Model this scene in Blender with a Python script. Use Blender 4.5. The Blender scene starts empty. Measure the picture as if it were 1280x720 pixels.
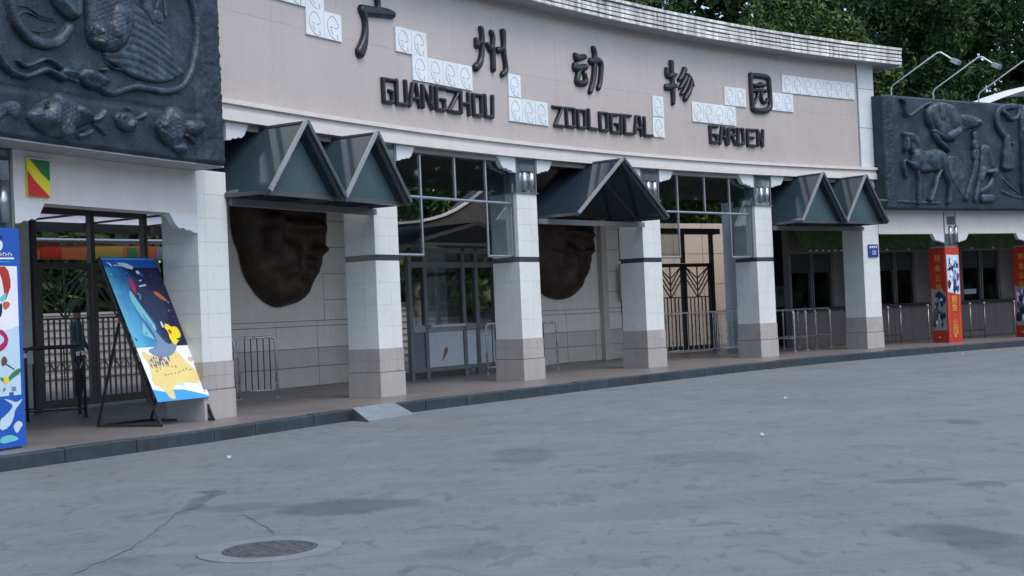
import bpy, bmesh, math, random
import numpy as np
from mathutils import Vector, Matrix

R_ = math.radians
scene = bpy.context.scene
col = scene.collection

# ------------------------------------------------------------------ camera, sky, sun, exposure
cam_d = bpy.data.cameras.new("camera")
cam = bpy.data.objects.new("camera", cam_d)
col.objects.link(cam)
cam_d.sensor_width = 36.0
cam_d.lens = 36.0 * 1658.3 / 1280.0
cam_d.clip_start = 0.1
cam_d.clip_end = 3000
PITCH, ROLL = 0.0187148, 0.0429779
fw = Vector((0, math.cos(PITCH), math.sin(PITCH)))
u0 = Vector((0, -math.sin(PITCH), math.cos(PITCH)))
r0 = Vector((1, 0, 0))
rt = r0 * math.cos(ROLL) - u0 * math.sin(ROLL)
up = r0 * math.sin(ROLL) + u0 * math.cos(ROLL)
mw = Matrix((rt, up, -fw)).transposed().to_4x4()
mw.translation = Vector((0, 0, 1.35))
cam.matrix_world = mw
scene.camera = cam

SUN_ELEV, SUN_AZ = R_(58), R_(135)      # azimuth measured from +Y towards +X
world = bpy.data.worlds.new("World")
scene.world = world
world.use_nodes = True
wn = world.node_tree
sky = wn.nodes.new("ShaderNodeTexSky")
sky.sky_type = 'NISHITA'
sky.sun_disc = False
sky.sun_elevation = SUN_ELEV
sky.sun_rotation = SUN_AZ
sky.air_density = 1.0
sky.dust_density = 2.5
sky.ozone_density = 0.8
wn.links.new(sky.outputs[0], wn.nodes["Background"].inputs[0])
wn.nodes["Background"].inputs[1].default_value = 0.15

sun_d = bpy.data.lights.new("sun", 'SUN')
sun_d.energy = 0.5
sun_d.angle = R_(30)
sun_d.color = (1.0, 0.97, 0.93)
sun = bpy.data.objects.new("sun", sun_d)
col.objects.link(sun)
sd = Vector((math.sin(SUN_AZ) * math.cos(SUN_ELEV), math.cos(SUN_AZ) * math.cos(SUN_ELEV), math.sin(SUN_ELEV)))
sun.rotation_euler = sd.to_track_quat('Z', 'Y').to_euler()
sun.location = sd * 50

scene.view_settings.view_transform = 'Standard'
scene.view_settings.look = 'None'
scene.view_settings.exposure = 0.95
scene.view_settings.gamma = 1.0
scene.view_settings.use_curve_mapping = False
scene.cycles.max_bounces = 8
scene.cycles.transparent_max_bounces = 16

# ------------------------------------------------------------------ traced outlines in metres (along the facade, height)
CHARS=[[[(4.021,6.417,0.0489),(4.05,6.314,0.0587),(4.072,6.194,0.0489),(4.067,6.115,0.0489)],[(3.695,6.029,0.0915),(3.961,6.051,0.0828),(4.256,6.085,0.0838),(4.416,6.08,0.0694)],[(3.694,6.022,0.0722),(3.739,5.892,0.053),(3.743,5.74,0.053),(3.709,5.582,0.0721),(3.646,5.451,0.0911),(3.593,5.375,0.0956)]],[[(6.755,6.213,0.0541),(6.781,6.062,0.0541),(6.753,5.784,0.054),(6.686,5.604,0.0646),(6.57,5.522,0.0751)],[(6.617,5.996,0.0538),(6.625,5.912,0.0646)],[(6.619,5.945,0.0538),(6.753,5.972,0.0487)],[(7.045,6.186,0.0547),(7.081,6.104,0.0547),(7.049,5.926,0.0492),(7.057,5.754,0.0546),(7.051,5.546,0.0545)],[(6.924,5.961,0.049),(6.983,5.892,0.0599)],[(6.97,5.916,0.049),(7.049,5.926,0.0492)],[(7.371,6.241,0.0663),(7.374,6.075,0.0497),(7.362,5.898,0.0497),(7.404,5.693,0.0497),(7.409,5.553,0.0552),(7.305,5.489,0.055)],[(7.221,5.906,0.0659),(7.351,5.949,0.0442)]],[[(9.503,6.093,0.0651),(9.521,6.039,0.071),(9.764,6.105,0.0596)],[(9.474,5.892,0.0827),(9.455,5.844,0.0708),(9.78,5.908,0.0691)],[(9.591,5.821,0.0533),(9.493,5.641,0.059),(9.506,5.577,0.059),(9.696,5.588,0.0712),(9.791,5.626,0.0595),(9.741,5.781,0.0476)],[(10.061,6.292,0.0602),(10.093,6.182,0.0602),(10.085,6.066,0.0722)],[(9.959,6.042,0.0719),(10.195,6.088,0.0724),(10.29,6.032,0.0545),(10.253,5.817,0.0544),(10.209,5.64,0.0543),(10.156,5.548,0.0542)],[(10.085,6.066,0.0602),(10.052,5.834,0.0601),(9.992,5.637,0.0599),(9.896,5.456,0.0537)]],[[(12.547,6.296,0.0644),(12.549,6.092,0.0579),(12.559,5.786,0.0579),(12.561,5.582,0.0579),(12.546,5.468,0.0488)],[(12.379,6.156,0.041),(12.377,5.993,0.0641),(12.628,6.048,0.0581),(12.679,6.068,0.0388)],[(12.361,5.778,0.0768),(12.645,5.831,0.058)],[(12.987,6.197,0.0677),(12.894,6.064,0.0585),(12.781,5.97,0.0492)],[(13.08,6.102,0.0418),(13.19,6.009,0.0497),(13.24,5.878,0.0288)],[(13.026,6.056,0.0417),(12.917,5.921,0.0494),(12.792,5.797,0.0388)],[(13.107,6.022,0.0418),(12.975,5.803,0.0494),(12.839,5.677,0.0441)],[(13.188,5.988,0.0497),(13.139,5.776,0.0588),(12.959,5.595,0.0676)]],[[(15.238,6.3,0.0577),(15.217,6.014,0.0494),(15.243,5.666,0.0576),(15.249,5.514,0.0659),(15.862,5.545,0.0723),(15.891,5.846,0.0585),(15.869,6.11,0.0585),(15.865,6.298,0.0669),(15.534,6.303,0.0637),(15.237,6.289,0.0632)],[(15.371,6.075,0.0496),(15.694,6.107,0.05)],[(15.468,6.118,0.0193),(15.611,6.167,0.0166)],[(15.317,5.956,0.044),(15.737,5.985,0.0444)],[(15.473,5.947,0.0387),(15.428,5.811,0.0441),(15.321,5.683,0.033)],[(15.578,5.955,0.0443),(15.565,5.778,0.047),(15.637,5.717,0.0443),(15.754,5.736,0.0361),(15.77,5.815,0.025)]]]
WORDS=[('GUANGZHOU',[[[(4.385,5.041,0.0355),(4.114,5.039,0.0351),(4.12,4.686,0.0351),(4.332,4.691,0.0354),(4.336,4.855,0.0354),(4.27,4.868,0.0353)]],[[(4.448,5.056,0.0356),(4.441,4.69,0.0355),(4.682,4.694,0.0359),(4.674,5.068,0.0359)]],[[(4.762,4.69,0.036),(4.862,5.051,0.0362),(4.934,5.056,0.0363),(5.017,4.697,0.0363)],[(4.834,4.817,0.0361),(4.979,4.817,0.0363)]],[[(5.107,4.702,0.0365),(5.11,5.048,0.0365),(5.34,4.701,0.0368),(5.341,5.059,0.0368)]],[[(5.705,5.064,0.0374),(5.461,5.06,0.037),(5.463,4.706,0.037),(5.662,4.704,0.0372),(5.674,4.88,0.0373),(5.595,4.878,0.0372)]],[[(5.771,5.055,0.0374),(6.07,5.059,0.0379),(5.779,4.713,0.0374),(6.046,4.706,0.0378)]],[[(6.113,5.067,0.0379),(6.11,4.709,0.0379)],[(6.32,5.056,0.0382),(6.323,4.696,0.0381)],[(6.119,4.872,0.0379),(6.321,4.871,0.0382)]],[[(6.456,5.054,0.0384),(6.679,5.057,0.0387),(6.671,4.711,0.0386),(6.46,4.709,0.0383),(6.456,5.054,0.0384)]],[[(6.774,5.075,0.0388),(6.777,4.716,0.0388),(6.971,4.712,0.039),(6.991,5.081,0.0391)]]]),('ZOOLOGICAL',[[[(8.748,5.067,0.0357),(9.008,5.069,0.036),(8.774,4.731,0.0357),(9.034,4.728,0.036)]],[[(9.128,5.075,0.0361),(9.364,5.081,0.0364),(9.361,4.741,0.0363),(9.138,4.742,0.0361),(9.128,5.075,0.0361)]],[[(9.47,5.068,0.0365),(9.699,5.075,0.0367),(9.691,4.748,0.0367),(9.477,4.745,0.0365),(9.47,5.068,0.0365)]],[[(9.815,5.108,0.0369),(9.809,4.758,0.0368),(10.062,4.756,0.0371)]],[[(10.159,5.08,0.0373),(10.381,5.086,0.0375),(10.379,4.753,0.0374),(10.166,4.747,0.0372),(10.159,5.08,0.0373)]],[[(10.723,5.085,0.0379),(10.503,5.08,0.0376),(10.509,4.737,0.0376),(10.73,4.74,0.0378),(10.729,4.899,0.0378),(10.647,4.904,0.0378)]],[[(10.835,5.094,0.038),(10.808,4.73,0.0379)]],[[(11.13,5.098,0.0383),(10.93,5.096,0.0381),(10.93,4.744,0.038),(11.185,4.752,0.0383)]],[[(11.25,4.767,0.0384),(11.313,5.101,0.0385),(11.412,5.105,0.0386),(11.466,4.742,0.0386)],[(11.29,4.874,0.0384),(11.427,4.864,0.0386)]],[[(11.573,5.102,0.0388),(11.567,4.749,0.0387),(11.807,4.755,0.039)]]]),('GARDEN',[[[(13.999,5.09,0.0413),(13.747,5.08,0.041),(13.756,4.748,0.041),(13.966,4.745,0.0412),(13.968,4.91,0.0412),(13.883,4.909,0.0411)]],[[(14.061,4.733,0.0413),(14.155,5.085,0.0414),(14.223,5.085,0.0415),(14.292,4.731,0.0415)],[(14.119,4.881,0.0413),(14.241,4.873,0.0415)]],[[(14.355,4.745,0.0416),(14.379,5.067,0.0416),(14.572,5.079,0.0418),(14.582,4.94,0.0418),(14.395,4.914,0.0416)],[(14.49,4.903,0.0417),(14.595,4.748,0.0418)]],[[(14.681,4.742,0.0419),(14.706,5.084,0.042),(14.872,5.089,0.0421),(14.876,4.774,0.0421),(14.681,4.742,0.0419)]],[[(15.288,5.091,0.0425),(15.027,5.086,0.0423),(15.026,4.749,0.0422),(15.273,4.747,0.0425)],[(15.032,4.919,0.0422),(15.223,4.919,0.0424)]],[[(15.385,4.768,0.0426),(15.382,5.096,0.0426),(15.534,4.754,0.0427),(15.567,5.103,0.0428)]]])]
TILES=[[2.369,3.18,5.461,5.863,2],[4.48,5.277,5.519,5.916,2],[4.882,6.462,5.116,5.528,4],[7.461,7.822,5.132,5.535,1],[7.453,8.589,4.699,5.122,3],[11.871,12.232,5.157,5.572,1],[11.853,12.226,4.742,5.146,1],[13.178,14.664,5.143,5.558,4],[14.297,15.038,5.571,5.974,2],[15.942,16.698,5.575,5.977,2],[16.33,18.919,6.0,6.4,7],[1.529,2.794,5.848,6.251,3]]
LEFT_RELIEF=[('eel_figure',[],[[(-3.593,4.96,0.0619),(-3.553,4.832,0.062),(-3.515,4.676,0.0621),(-3.465,4.549,0.0623),(-3.356,4.451,0.0627),(-3.225,4.391,0.0632),(-3.052,4.371,0.0639),(-2.871,4.423,0.0647),(-2.745,4.523,0.0652),(-2.669,4.615,0.0656)]],0.07,0.05,'smooth'),('ray_figure',[[(-2.998,5.031),(-2.966,4.896),(-2.89,4.825),(-2.793,4.758),(-2.715,4.715),(-2.593,4.706),(-2.487,4.757),(-2.449,4.881),(-2.473,5.023),(-2.53,5.128)]],[],0.08,0.08,'smooth'),('water_line_figure',[],[[(-3.456,4.715,0.0087),(-3.265,4.745,0.0088),(-3.19,4.718,0.0088),(-3.095,4.68,0.0089),(-2.977,4.674,0.0089),(-2.877,4.685,0.009)],[(-3.405,4.608,0.0087),(-3.365,4.657,0.0087),(-3.268,4.689,0.0088),(-3.173,4.672,0.0088),(-3.077,4.648,0.0089),(-2.839,4.656,0.009)],[(-3.372,4.511,0.007),(-3.201,4.493,0.007),(-3.025,4.51,0.0071),(-2.842,4.592,0.0072)]],0.02,0.02,'smooth'),('discus_fish_figure',[[(-2.443,5.205),(-2.43,4.973),(-2.407,4.889),(-2.387,4.761),(-2.378,4.644),(-2.369,4.543),(-2.344,4.496),(-2.293,4.467),(-2.187,4.447),(-2.059,4.442),(-1.904,4.477),(-1.767,4.568),(-1.692,4.702),(-1.63,4.82),(-1.623,4.945),(-1.668,5.152),(-1.723,5.355)]],[],0.09,0.1,'scales'),('trailing_fin_figure',[[(-2.187,4.447),(-2.084,4.366),(-1.956,4.326),(-1.826,4.284),(-1.674,4.23),(-1.517,4.206),(-1.263,4.209),(-1.025,4.26),(-0.779,4.379),(-0.739,4.433),(-0.869,4.487),(-0.96,4.569),(-0.996,4.771),(-1.082,4.932),(-1.469,5.066),(-1.759,5.103),(-1.702,4.93),(-1.711,4.76),(-1.764,4.614),(-1.903,4.5)]],[],0.035,0.05,'rays'),('ring_figure',[],[[(-0.71,5.564,0.0472),(-0.599,5.375,0.0475),(-0.515,5.21,0.0476),(-0.484,5.019,0.0477),(-0.501,4.852,0.0476),(-0.543,4.649,0.0474),(-0.615,4.459,0.0472),(-0.735,4.288,0.0468),(-0.886,4.188,0.0464),(-1.127,4.133,0.0458),(-1.406,4.135,0.0451),(-1.634,4.128,0.0445),(-1.816,4.066,0.044),(-1.996,3.997,0.0435),(-2.126,4.002,0.0432),(-2.209,4.036,0.043)]],0.06,0.04,'smooth'),('petal_fin_figure',[[(-2.168,4.406),(-2.04,4.388),(-1.888,4.378),(-1.743,4.391),(-1.845,4.342),(-1.999,4.334),(-2.106,4.363)],[(-2.149,4.371),(-2.001,4.304),(-1.826,4.3),(-1.724,4.338),(-1.827,4.277),(-1.981,4.269)]],[],0.05,0.03,'smooth'),('squid_figure',[[(-2.505,4.221),(-2.41,4.236),(-2.285,4.217),(-2.158,4.191),(-2.053,4.154),(-2.028,4.135),(-2.1,4.08),(-2.21,4.028),(-2.318,3.994),(-2.443,4.004),(-2.504,4.032),(-2.533,4.079),(-2.708,4.069),(-2.848,4.091),(-2.823,4.181),(-2.661,4.183),(-2.539,4.165)],[(-2.22,4.234),(-2.165,4.272),(-2.089,4.283),(-2.069,4.249),(-2.136,4.209)]],[[(-2.824,4.166,0.0306),(-2.941,4.219,0.0304),(-3.059,4.229,0.0301),(-3.198,4.166,0.0299),(-3.316,4.106,0.0296),(-3.392,4.108,0.0295),(-3.447,4.141,0.0294)],[(-2.789,4.057,0.0414),(-2.947,4.098,0.041),(-3.065,4.116,0.0407),(-3.204,4.053,0.0403),(-3.341,3.991,0.04),(-3.492,3.994,0.0396),(-3.602,4.035,0.0393),(-3.708,4.127,0.039),(-3.812,4.217,0.0388)],[(-2.819,4.074,0.0162),(-2.667,4.067,0.0163),(-2.565,4.053,0.0164)]],0.085,0.06,'smooth'),('shell_figure',[[(-1.476,5.344),(-1.464,5.16),(-1.447,5.039),(-1.384,4.941),(-1.307,4.885),(-1.259,4.901),(-1.265,5.01),(-1.304,5.128),(-1.302,5.38)]],[[(-1.308,5.065,0.0119),(-1.292,4.942,0.0119),(-1.303,4.83,0.0119),(-1.35,4.729,0.0118)],[(-1.178,5.31,0.01),(-1.161,5.203,0.01),(-1.193,5.117,0.01)],[(-1.059,5.333,0.0101),(-1.044,5.177,0.0101),(-1.029,5.037,0.0101)],[(-1.219,4.999,0.0945),(-1.191,5.0,0.0947)]],0.06,0.05,'smooth'),('large_fish_figure',[[(-3.35,3.625),(-3.291,3.667),(-3.161,3.752),(-3.0,3.836),(-2.938,3.887),(-2.857,3.905),(-2.809,3.876),(-2.678,3.857),(-2.516,3.819),(-2.415,3.759),(-2.355,3.693),(-2.358,3.641),(-2.444,3.595),(-2.613,3.533),(-2.781,3.436),(-2.943,3.398),(-3.119,3.422),(-3.252,3.477),(-3.335,3.551)],[(-2.387,3.682),(-2.311,3.727),(-2.255,3.778),(-2.2,3.822),(-2.146,3.818),(-2.15,3.746),(-2.208,3.665),(-2.317,3.616),(-2.38,3.624)],[(-2.648,3.457),(-2.537,3.403),(-2.408,3.479),(-2.341,3.569),(-2.425,3.568),(-2.552,3.525)]],[[(-2.338,3.614,0.0203),(-2.256,3.571,0.0204),(-2.169,3.521,0.0205)]],0.12,0.14,'scales'),('side_fish_figure',[[(-3.951,3.558),(-3.802,3.684),(-3.655,3.696),(-3.542,3.738),(-3.431,3.718),(-3.407,3.625),(-3.469,3.522),(-3.606,3.58),(-3.739,3.477),(-3.92,3.469)]],[],0.05,0.08,'scales'),('round_fish_figure',[[(-2.013,3.759),(-1.919,3.811),(-1.763,3.821),(-1.654,3.773),(-1.617,3.7),(-1.682,3.598),(-1.799,3.571),(-1.951,3.616),(-2.008,3.684)],[(-1.548,3.847),(-1.462,3.875),(-1.454,3.78),(-1.519,3.75)],[(-1.82,3.872),(-1.777,3.899),(-1.728,3.856),(-1.693,3.796),(-1.775,3.812)]],[[(-1.632,3.76,0.0289),(-1.528,3.8,0.0291)]],0.08,0.07,'spots'),('crested_fish_figure',[[(-1.333,3.708),(-1.287,3.783),(-1.227,3.813),(-1.142,3.878),(-1.102,3.954),(-0.993,3.991),(-0.898,3.986),(-0.83,3.906),(-0.8,3.805),(-0.8,3.676),(-0.869,3.573),(-0.975,3.48),(-1.163,3.51),(-1.297,3.607)],[(-0.81,3.844),(-0.464,3.874),(-0.429,3.828),(-0.449,3.711),(-0.626,3.645),(-0.796,3.652)],[(-1.069,3.49),(-0.954,3.429),(-0.884,3.392),(-0.788,3.375),(-0.77,3.486),(-0.837,3.584)]],[[(-0.772,3.647,0.0263),(-0.677,3.616,0.0265),(-0.625,3.58,0.0265)]],0.1,0.1,'scales'),('weed_figure',[],[[(-3.67,3.404,0.0119),(-3.598,3.358,0.0119),(-3.546,3.282,0.0119)],[(-3.063,3.386,0.0141),(-3.055,3.344,0.0141)],[(-2.864,3.399,0.0125),(-2.858,3.307,0.0125)],[(-2.783,3.4,0.0144),(-2.735,3.355,0.0144)],[(-1.403,3.366,0.0195),(-1.382,3.337,0.0195)],[(-1.17,3.387,0.0198),(-1.16,3.348,0.0198)]],0.03,0.02,'smooth'),('patch_figure',[[(-2.939,3.557),(-2.733,3.584),(-2.74,3.44),(-2.947,3.412)]],[],0.128,0.01,'flat')]
RIGHT_RELIEF=[('lion_figure',[[(21.039,5.861),(21.239,5.996),(21.585,6.067),(21.924,6.03),(22.132,5.89),(22.247,5.782),(22.591,5.806),(22.928,5.742),(23.114,5.657),(23.06,5.484),(22.907,5.451),(22.562,5.421),(22.281,5.32),(22.096,5.132),(21.788,5.121),(21.456,5.244),(21.296,5.381),(21.097,5.463),(21.022,5.637)]],[[(20.19,6.037,0.0441),(20.301,5.977,0.0442),(20.295,5.713,0.0441),(20.41,5.631,0.0442),(20.679,5.776,0.0444),(20.962,5.924,0.0447),(21.24,6.005,0.0449)],[(21.318,5.226,0.0729),(21.576,5.024,0.0732),(21.837,4.87,0.0735)],[(21.291,5.314,0.0841),(21.59,5.213,0.0845),(21.996,5.16,0.085)],[(21.233,5.915,0.0561),(21.155,5.599,0.056),(21.262,5.38,0.056)]],0.13,0.09,'smooth'),('horse_figure',[[(20.38,4.507),(20.455,4.774),(20.557,4.865),(20.881,4.841),(21.225,4.896),(21.43,4.903),(21.642,4.811),(21.738,4.633),(21.683,4.452),(21.525,4.35),(21.183,4.328),(20.874,4.29),(20.604,4.315),(20.408,4.42)],[(20.131,5.245),(20.302,5.274),(20.537,5.24),(20.66,5.068),(20.781,4.873),(20.666,4.692),(20.492,4.643),(20.404,4.816),(20.389,5.079),(20.332,4.945),(20.32,4.791),(20.183,4.764),(20.169,4.939),(20.223,5.117)]],[[(20.481,4.488,0.0497),(20.282,4.548,0.0495),(20.115,4.587,0.0494),(20.14,4.369,0.0494),(20.206,4.173,0.0494)],[(20.651,4.316,0.0553),(20.674,4.073,0.0553),(20.644,3.852,0.0553),(20.635,3.552,0.0552)],[(21.529,4.403,0.0618),(21.342,4.176,0.0616),(21.279,3.973,0.0615),(21.063,3.636,0.0612)],[(21.611,4.405,0.0619),(21.814,4.095,0.062),(21.793,3.824,0.062),(21.741,3.576,0.0619)]],0.12,0.08,'smooth'),('keeper_figure',[[(22.718,4.932),(22.979,4.948),(22.961,4.709),(22.844,4.606),(22.725,4.658)]],[[(22.854,5.294,0.1035),(22.848,5.22,0.1034)],[(22.844,5.064,0.1206),(22.839,5.004,0.1206)],[(22.845,4.615,0.0861),(22.752,4.292,0.0859),(22.519,3.924,0.0855),(22.434,3.695,0.0853)]],0.09,0.05,'bands'),('monkey_figure',[[(23.026,5.032),(23.257,5.085),(23.38,4.904),(23.459,4.582),(23.636,4.377),(23.573,4.26),(23.37,4.303),(23.166,4.322),(23.03,4.159),(22.876,4.111),(22.931,4.387),(23.003,4.71)]],[[(22.989,4.251,0.0977),(22.9,3.974,0.0975),(22.775,3.675,0.0972)],[(23.508,4.305,0.0869),(23.387,4.072,0.0867),(23.205,3.932,0.0864),(22.996,3.883,0.0861)],[(23.051,3.7,0.1149),(23.394,3.703,0.1155)]],0.09,0.07,'smooth'),('crane_figure',[[(23.941,5.337),(24.118,5.319),(24.174,4.969),(24.25,4.597),(24.284,4.41),(23.789,4.402),(23.844,4.682),(23.892,5.056)]],[[(24.357,6.053,0.0883),(23.978,6.029,0.0878),(23.729,5.912,0.0875),(23.676,5.654,0.0874),(23.798,5.449,0.0875),(23.992,5.292,0.0877)],[(23.935,5.92,0.0643),(24.101,5.832,0.0645),(24.229,5.71,0.0646),(24.438,5.75,0.0648),(24.551,5.895,0.0649),(24.598,6.062,0.065)],[(24.118,5.319,0.041),(24.103,5.117,0.041),(24.267,5.103,0.0411)]],0.1,0.05,'flutes'),('trunk_figure',[[(21.828,4.748),(22.238,4.737),(22.491,4.47),(22.601,4.107),(22.434,3.695),(22.173,3.874),(21.954,4.142),(21.841,4.456)]],[[(22.464,4.105,0.0684),(22.581,3.833,0.0685),(22.842,3.653,0.0687)]],0.014,0.06,'smooth'),('grass_figure',[],[[(23.844,4.217,0.0349),(24.04,4.08,0.035),(24.27,3.942,0.0351)],[(23.954,4.312,0.0291),(24.105,4.034,0.0292),(24.435,3.849,0.0293)],[(24.054,4.266,0.0292),(24.147,4.128,0.0292)],[(23.82,3.891,0.0349),(24.222,3.754,0.0351),(24.631,3.71,0.0353)],[(19.097,3.61,0.0322),(19.771,3.602,0.0326),(21.467,3.569,0.0336)]],0.025,0.02,'smooth'),('elephant_figure',[[(24.556,5.966),(24.811,6.164),(25.159,6.225),(25.764,6.055),(26.072,5.584),(25.982,4.336),(25.456,3.712),(25.181,3.711),(25.157,4.327),(24.814,4.323),(24.734,3.71),(24.494,3.709),(24.56,5.072)]],[],0.1,0.12,'smooth')]
MASK1=[(4.785,3.702),(4.761,3.205),(4.821,2.799),(4.907,2.683),(4.965,2.361),(5.047,2.156),(5.22,1.918),(5.399,1.752),(5.621,1.643),(5.773,1.624),(5.968,1.665),(6.204,1.706),(6.409,1.872),(6.539,2.087),(6.689,2.274),(6.763,2.556),(6.865,2.809),(6.85,3.06),(6.9,3.251),(6.882,3.439),(6.849,3.816)]
MASK1F=[[(5.732,3.09,0.2083),(6.274,3.091,0.2317),(6.75,3.073,0.1767)],[(6.412,3.018,0.1358),(6.419,2.832,0.1842),(6.423,2.677,0.2326)],[(6.251,2.638,0.1348),(6.588,2.642,0.1365)],[(6.124,2.452,0.1341),(6.381,2.484,0.1548),(6.598,2.455,0.117)],[(6.115,2.268,0.1149),(6.349,2.243,0.1351),(6.548,2.268,0.0972)],[(5.863,1.88,0.36),(6.211,1.859,0.3262)],[(5.706,2.576,0.4343),(5.769,2.304,0.3403)],[(5.432,3.171,0.2996),(5.338,2.78,0.2982)]]
MASK2=[(12.371,3.609),(12.252,2.893),(12.375,2.299),(12.552,1.939),(12.778,1.709),(13.014,1.634),(13.214,1.599),(13.458,1.617),(13.667,1.704),(13.839,1.854),(13.953,2.038),(14.098,2.191),(14.162,2.439),(14.192,2.595),(14.301,2.688),(14.318,2.845),(14.277,2.985),(14.311,3.22),(14.333,3.377),(14.316,3.658)]
MASK2F=[[(13.303,3.145,0.1718),(13.789,3.089,0.1931),(14.24,3.063,0.1172)],[(13.888,3.029,0.1161),(13.897,2.843,0.1548),(13.91,2.713,0.1935)],[(13.744,2.673,0.1156),(14.072,2.673,0.1068)],[(13.672,2.488,0.1154),(13.919,2.509,0.1354),(14.102,2.477,0.0874)],[(13.662,2.319,0.0961),(13.866,2.302,0.1159),(14.031,2.322,0.0873)],[(13.354,1.925,0.3238),(13.679,1.919,0.2688)],[(13.272,2.596,0.3809),(13.337,2.321,0.305)]]
STAINS=[(-2.51,10.73,0.09,0.25,0.6),(-2.5,10.36,0.09,0.24,0.6),(-2.46,9.96,0.07,0.22,0.55),(-2.47,9.64,0.06,0.17,0.4),(-1.28,9.63,0.59,0.41,0.62),(-2.08,9.85,0.37,0.26,0.4),(0.04,12.55,0.32,0.77,0.4),(1.63,11.77,0.59,0.55,0.3),(2.9,9.7,0.32,0.17,0.5),(3.28,9.39,0.18,0.16,0.6),(2.41,7.5,0.31,0.42,0.45),(2.52,7.02,0.26,0.85,0.35),(4.69,13.93,0.2,0.34,0.5),(0.42,9.55,0.12,0.32,0.35),(-0.32,7.59,0.28,0.25,0.3),(0.78,8.81,0.66,0.41,0.12),(1.98,9.2,1.0,0.38,0.1),(-2.09,7.75,0.49,0.26,0.15),(1.29,7.78,0.18,0.14,0.2),(2.88,8.16,0.18,0.18,0.25),(0.33,13.14,0.53,0.46,0.18),(-0.68,10.71,0.58,0.3,0.15),(0.45,7.08,0.29,0.17,0.15),(3.17,11.93,0.5,0.25,0.15)]
CRACKS=[[(-2.53,11.02),(-2.45,10.47),(-2.44,9.87),(-2.5,9.73),(-2.49,9.42),(-2.45,8.99),(-2.41,8.48),(-2.43,8.03),(-2.48,7.69),(-2.53,7.33)],[(-1.99,9.47),(-1.84,9.17),(-1.69,8.79),(-1.58,8.51)],[(-1.2,9.06),(-1.09,8.63),(-0.94,8.14)],[(-2.13,8.91),(-2.02,9.29),(-1.99,9.47)],[(1.32,14.41),(1.94,15.13),(2.69,15.29)],[(0.35,11.43),(0.5,11.68),(0.75,11.34)]]
EYES=[(-3.161,3.729,-0.5,0.115,0.032),(-2.385,4.635,-0.5,0.09,0.032),(-1.332,3.72,-0.5,0.085,0.036),(-1.969,3.748,-0.5,0.07,0.02)]
BUMPS={'lion_figure':[[(21.943,5.837,0.2269),(22.028,5.591,0.1987)],[(21.336,5.92,0.1405),(21.285,5.694,0.1403),(21.405,5.475,0.1124)],[(21.647,5.981,0.0734),(21.596,5.663,0.0846)],[(22.442,5.644,0.1715),(22.917,5.59,0.1151)],[(22.179,5.325,0.1138),(21.862,5.201,0.1132)],[(22.916,5.58,0.0864),(22.982,5.537,0.0864)]],'horse_figure':[[(21.517,4.695,0.1967),(21.574,4.539,0.1406)],[(20.628,4.647,0.1937),(20.581,4.469,0.1382)],[(20.398,5.19,0.1104),(20.56,5.086,0.1107),(20.713,4.87,0.1109)],[(21.071,4.66,0.1952),(21.201,4.574,0.1676)],[(20.271,5.031,0.0771),(20.242,4.832,0.0605)]],'monkey_figure':[[(23.315,4.948,0.1157),(23.425,4.581,0.1447)],[(23.547,4.375,0.1159),(23.301,4.302,0.1039)],[(23.102,4.39,0.1152),(22.982,4.159,0.0862)]],'crane_figure':[[(24.023,5.246,0.0526),(24.033,4.453,0.146)]],'elephant_figure':[[(24.986,5.745,0.356),(25.089,5.274,0.3264)],[(24.687,5.405,0.1181),(24.594,4.603,0.1177),(24.576,3.897,0.1058)]],'large_fish_figure':[[(-3.025,3.741,0.0974),(-3.072,3.581,0.1059)],[(-2.862,3.819,0.0197),(-2.787,3.714,0.0198),(-2.834,3.58,0.0197),(-2.94,3.469,0.0178)],[(-3.322,3.61,0.0226),(-3.217,3.612,0.0175)],[(-2.603,3.722,0.0819),(-2.481,3.678,0.055)]],'discus_fish_figure':[[(-2.22,4.627,0.0655),(-2.215,4.524,0.0655)],[(-2.282,4.664,0.056),(-2.278,4.662,0.056)],[(-2.042,4.748,0.0474),(-2.003,4.665,0.0569)],[(-2.353,4.524,0.0371),(-2.269,4.515,0.0373)],[(-1.903,4.893,0.1147),(-1.94,4.615,0.1047)]],'crested_fish_figure':[[(-1.22,3.743,0.0593),(-1.225,3.735,0.0593)],[(-1.003,3.815,0.07),(-0.99,3.625,0.07)],[(-1.295,3.641,0.0295),(-1.203,3.619,0.0257)]],'round_fish_figure':[[(-1.888,3.761,0.0342),(-1.882,3.759,0.0342)],[(-1.748,3.686,0.0575),(-1.795,3.65,0.0573)]],'squid_figure':[[(-2.415,4.154,0.0738),(-2.205,4.11,0.0561)],[(-2.622,4.139,0.0237),(-2.704,4.141,0.0181)]],'ray_figure':[[(-2.827,4.895,0.0542),(-2.63,4.774,0.0366)],[(-2.539,4.951,0.0368),(-2.548,4.775,0.0276)]]}
LEDGE=(-3.684, 3.85, 0.0257)

# ------------------------------------------------------------------ curved facade frame: s along, d inwards, z up
FC = (33.41453131, -2.72216401)
FR = 42.18828
PHI0 = math.atan2(16.8439 - FC[1], -3.96143 - FC[0])

def W(s, d, z):
    ph = PHI0 - s / FR
    return (FC[0] + (FR + d) * math.cos(ph), FC[1] + (FR + d) * math.sin(ph), z)

def ANG(s):
    ph = PHI0 - s / FR
    return math.atan2(-math.cos(ph), math.sin(ph))

def ZS(s):
    return .0058 * (s - 10)

PLAT = 0.15
random.seed(7)

# ------------------------------------------------------------------ object helpers
def tag(o, label=None, cat=None, group=None, kind=None):
    if label: o["label"] = label
    if cat: o["category"] = cat
    if group: o["group"] = group
    if kind: o["kind"] = kind
    return o

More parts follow.
